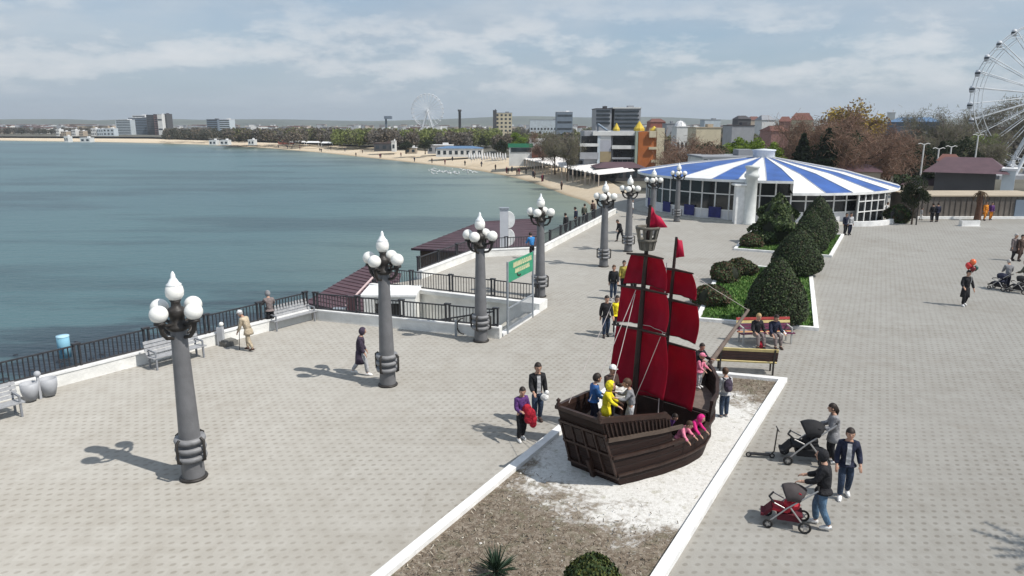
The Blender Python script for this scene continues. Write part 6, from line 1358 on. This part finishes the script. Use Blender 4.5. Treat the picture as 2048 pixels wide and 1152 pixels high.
Y = 160; hub = (xat(2110, Y, 14), Y, zat(190, Y)); ferris('big white ferris wheel cut off by the right edge', hub, 145 / FPX * Y * 1.0, R(-12), 30, .11, 72, 1.1, FWM, M('gondola_grey', (.55, .57, .60), .4, .1), GZ)
t = thing('wheel_platform', 'low grey platform under the big wheel', 'platform', (hub[0] - 2, Y - 1, GZ)); MB().box((0, 0, .4), (22, 9, .8)).box((0, -2, 1.4), (18, .1, .1)).build('deck', WALLS['grey'], t)
Y = 1130; hub = (xat(855, Y, 25), Y, zat(221, Y)); ferris('distant thin white ferris wheel above the fresh green wood', hub, 31.5 / FPX * Y, R(-12), 24, .22, 60, 1.2, FWF, FWF, GZ)

# ------------------------------------------------------------------ people on the sand, gulls on the water
def small_figure(col):
    b = MB().lathe([(.13, 0), (.16, .5), (.2, .85), (.26, 1.05), (.24, 1.35), (.08, 1.48), (.06, 1.52)], n=8); b.ball((0, 0, 1.62), .13, 8, 6, 1); b.tube([(-.2, 0, 1.36), (-.34, .05, .85)], .06, 5); b.tube([(.2, 0, 1.36), (.34, -.05, .85)], .06, 5)
    return b.mesh('person', [col, SKIN])
FIG = [small_figure(C_[c]) for c in ('black', 'navy', 'brown', 'maroon')]; rr = random.Random(21)
SP = [(557, 296), (575, 297), (584, 298), (600, 299), (640, 303), (643, 304), (712, 313), (760, 316), (762, 315), (829, 323), (864, 326), (890, 329), (930, 331), (963, 333), (991, 340), (1013, 346), (1016, 347), (1024, 344), (1034, 350), (1038, 349), (1052, 348), (1066, 354), (1069, 356), (1084, 363), (1086, 362), (1117, 348), (1123, 379), (600, 294), (662, 299), (690, 303), (725, 306), (802, 313), (905, 322)]
for i, (x, y) in enumerate(SP):
    p = at(x, y, -4.3); o = bpy.data.objects.new('person', FIG[i % 4]); COL.objects.link(o); o.location = (p.x, p.y, -4.35 if True else 0); o.rotation_euler = (0, 0, i); tag(o, 'tiny dark clothed figure far away on the sandy beach', 'person', 'people far away on the sand')
b = MB().ball((0, 0, .08), (.12, .26, .12), 10, 6); b.ball((0, .24, .24), (.07, .09, .08), 8, 5); b.tube([(0, .16, .12), (0, .22, .22)], .06, 6); b.tube([(0, .30, .23), (0, .38, .21)], [.025, .008], 5, 1); b.add([(0, -.2, .12), (.08, -.42, .15), (-.08, -.42, .15)], [(0, 1, 2), (2, 1, 0)], 2); b.ball((.09, -.02, .13), (.05, .24, .08), 8, 5, 2); b.ball((-.09, -.02, .13), (.05, .24, .08), 8, 5, 2)
GM = b.mesh('gull', [M('gull_white', (.80, .80, .79), .6, .03), M('beak_yellow', (.6, .35, .03), .5, .05), M('gull_wing_grey', (.55, .57, .6), .6, .05)])
for i in range(46):
    x = 862 + (i * 37 % 97) * .95 + rr.uniform(-2, 2) - (0 if i else 0); y = 344 + rr.gauss(0, 2.6) + (x - 900) * .01
    if i < 4: x = 858 + i * 4
    p = at(x, y, -5); o = bpy.data.objects.new('gull', GM); COL.objects.link(o); o.location = (p.x, p.y, -4.97); o.rotation_euler = (0, 0, rr.uniform(0, 6.28)); o.scale = (1.35,) * 3; tag(o, 'white gull floating in the flock near the beach', 'gull', 'gulls resting on the water')
# distant town on the slopes
mb = MB(); rr = random.Random(77); mats = [WALLS['white'], WALLS['tan'], WALLS['grey'], ROOF['red']]
for i in range(420):
    px = rr.uniform(-60, 2100) if i > 150 else rr.uniform(-40, 240); Y = rr.uniform(900, 2300); x = xat(px, Y, 0); w = rr.uniform(8, 22); h = rr.uniform(4, 10)
    mb.box((x, Y, GZ + h / 2), (w, 12, h), rr.uniform(-.4, .4), rr.choice((0, 0, 1, 2))); mb.box((x, Y, GZ + h + .5), (w * 1.05, 12.5, 1), 0, rr.choice((2, 3)))
o = mb.build('distant_town', mats); tag(o, 'pale specks of houses on the plain before the hills', 'distant town', kind='stuff')

# ------------------------------------------------------------------ the air

m = bpy.data.materials.new('haze_air'); m.use_nodes = True; t_ = m.node_tree; t_.nodes.clear(); ou = t_.nodes.new('ShaderNodeOutputMaterial'); pv = t_.nodes.new('ShaderNodeVolumePrincipled')
pv.inputs['Color'].default_value = (.88, .94, 1, 1); pv.inputs['Density'].default_value = 1.7e-4; pv.inputs['Anisotropy'].default_value = .2
t_.links.new(pv.outputs[0], ou.inputs['Volume'])
hz = MB().box((0, 3150, 61.4), (13400, 7100, 136)).build('haze', m); tag(hz, 'thin pale air over the bay', 'haze', kind='stuff')
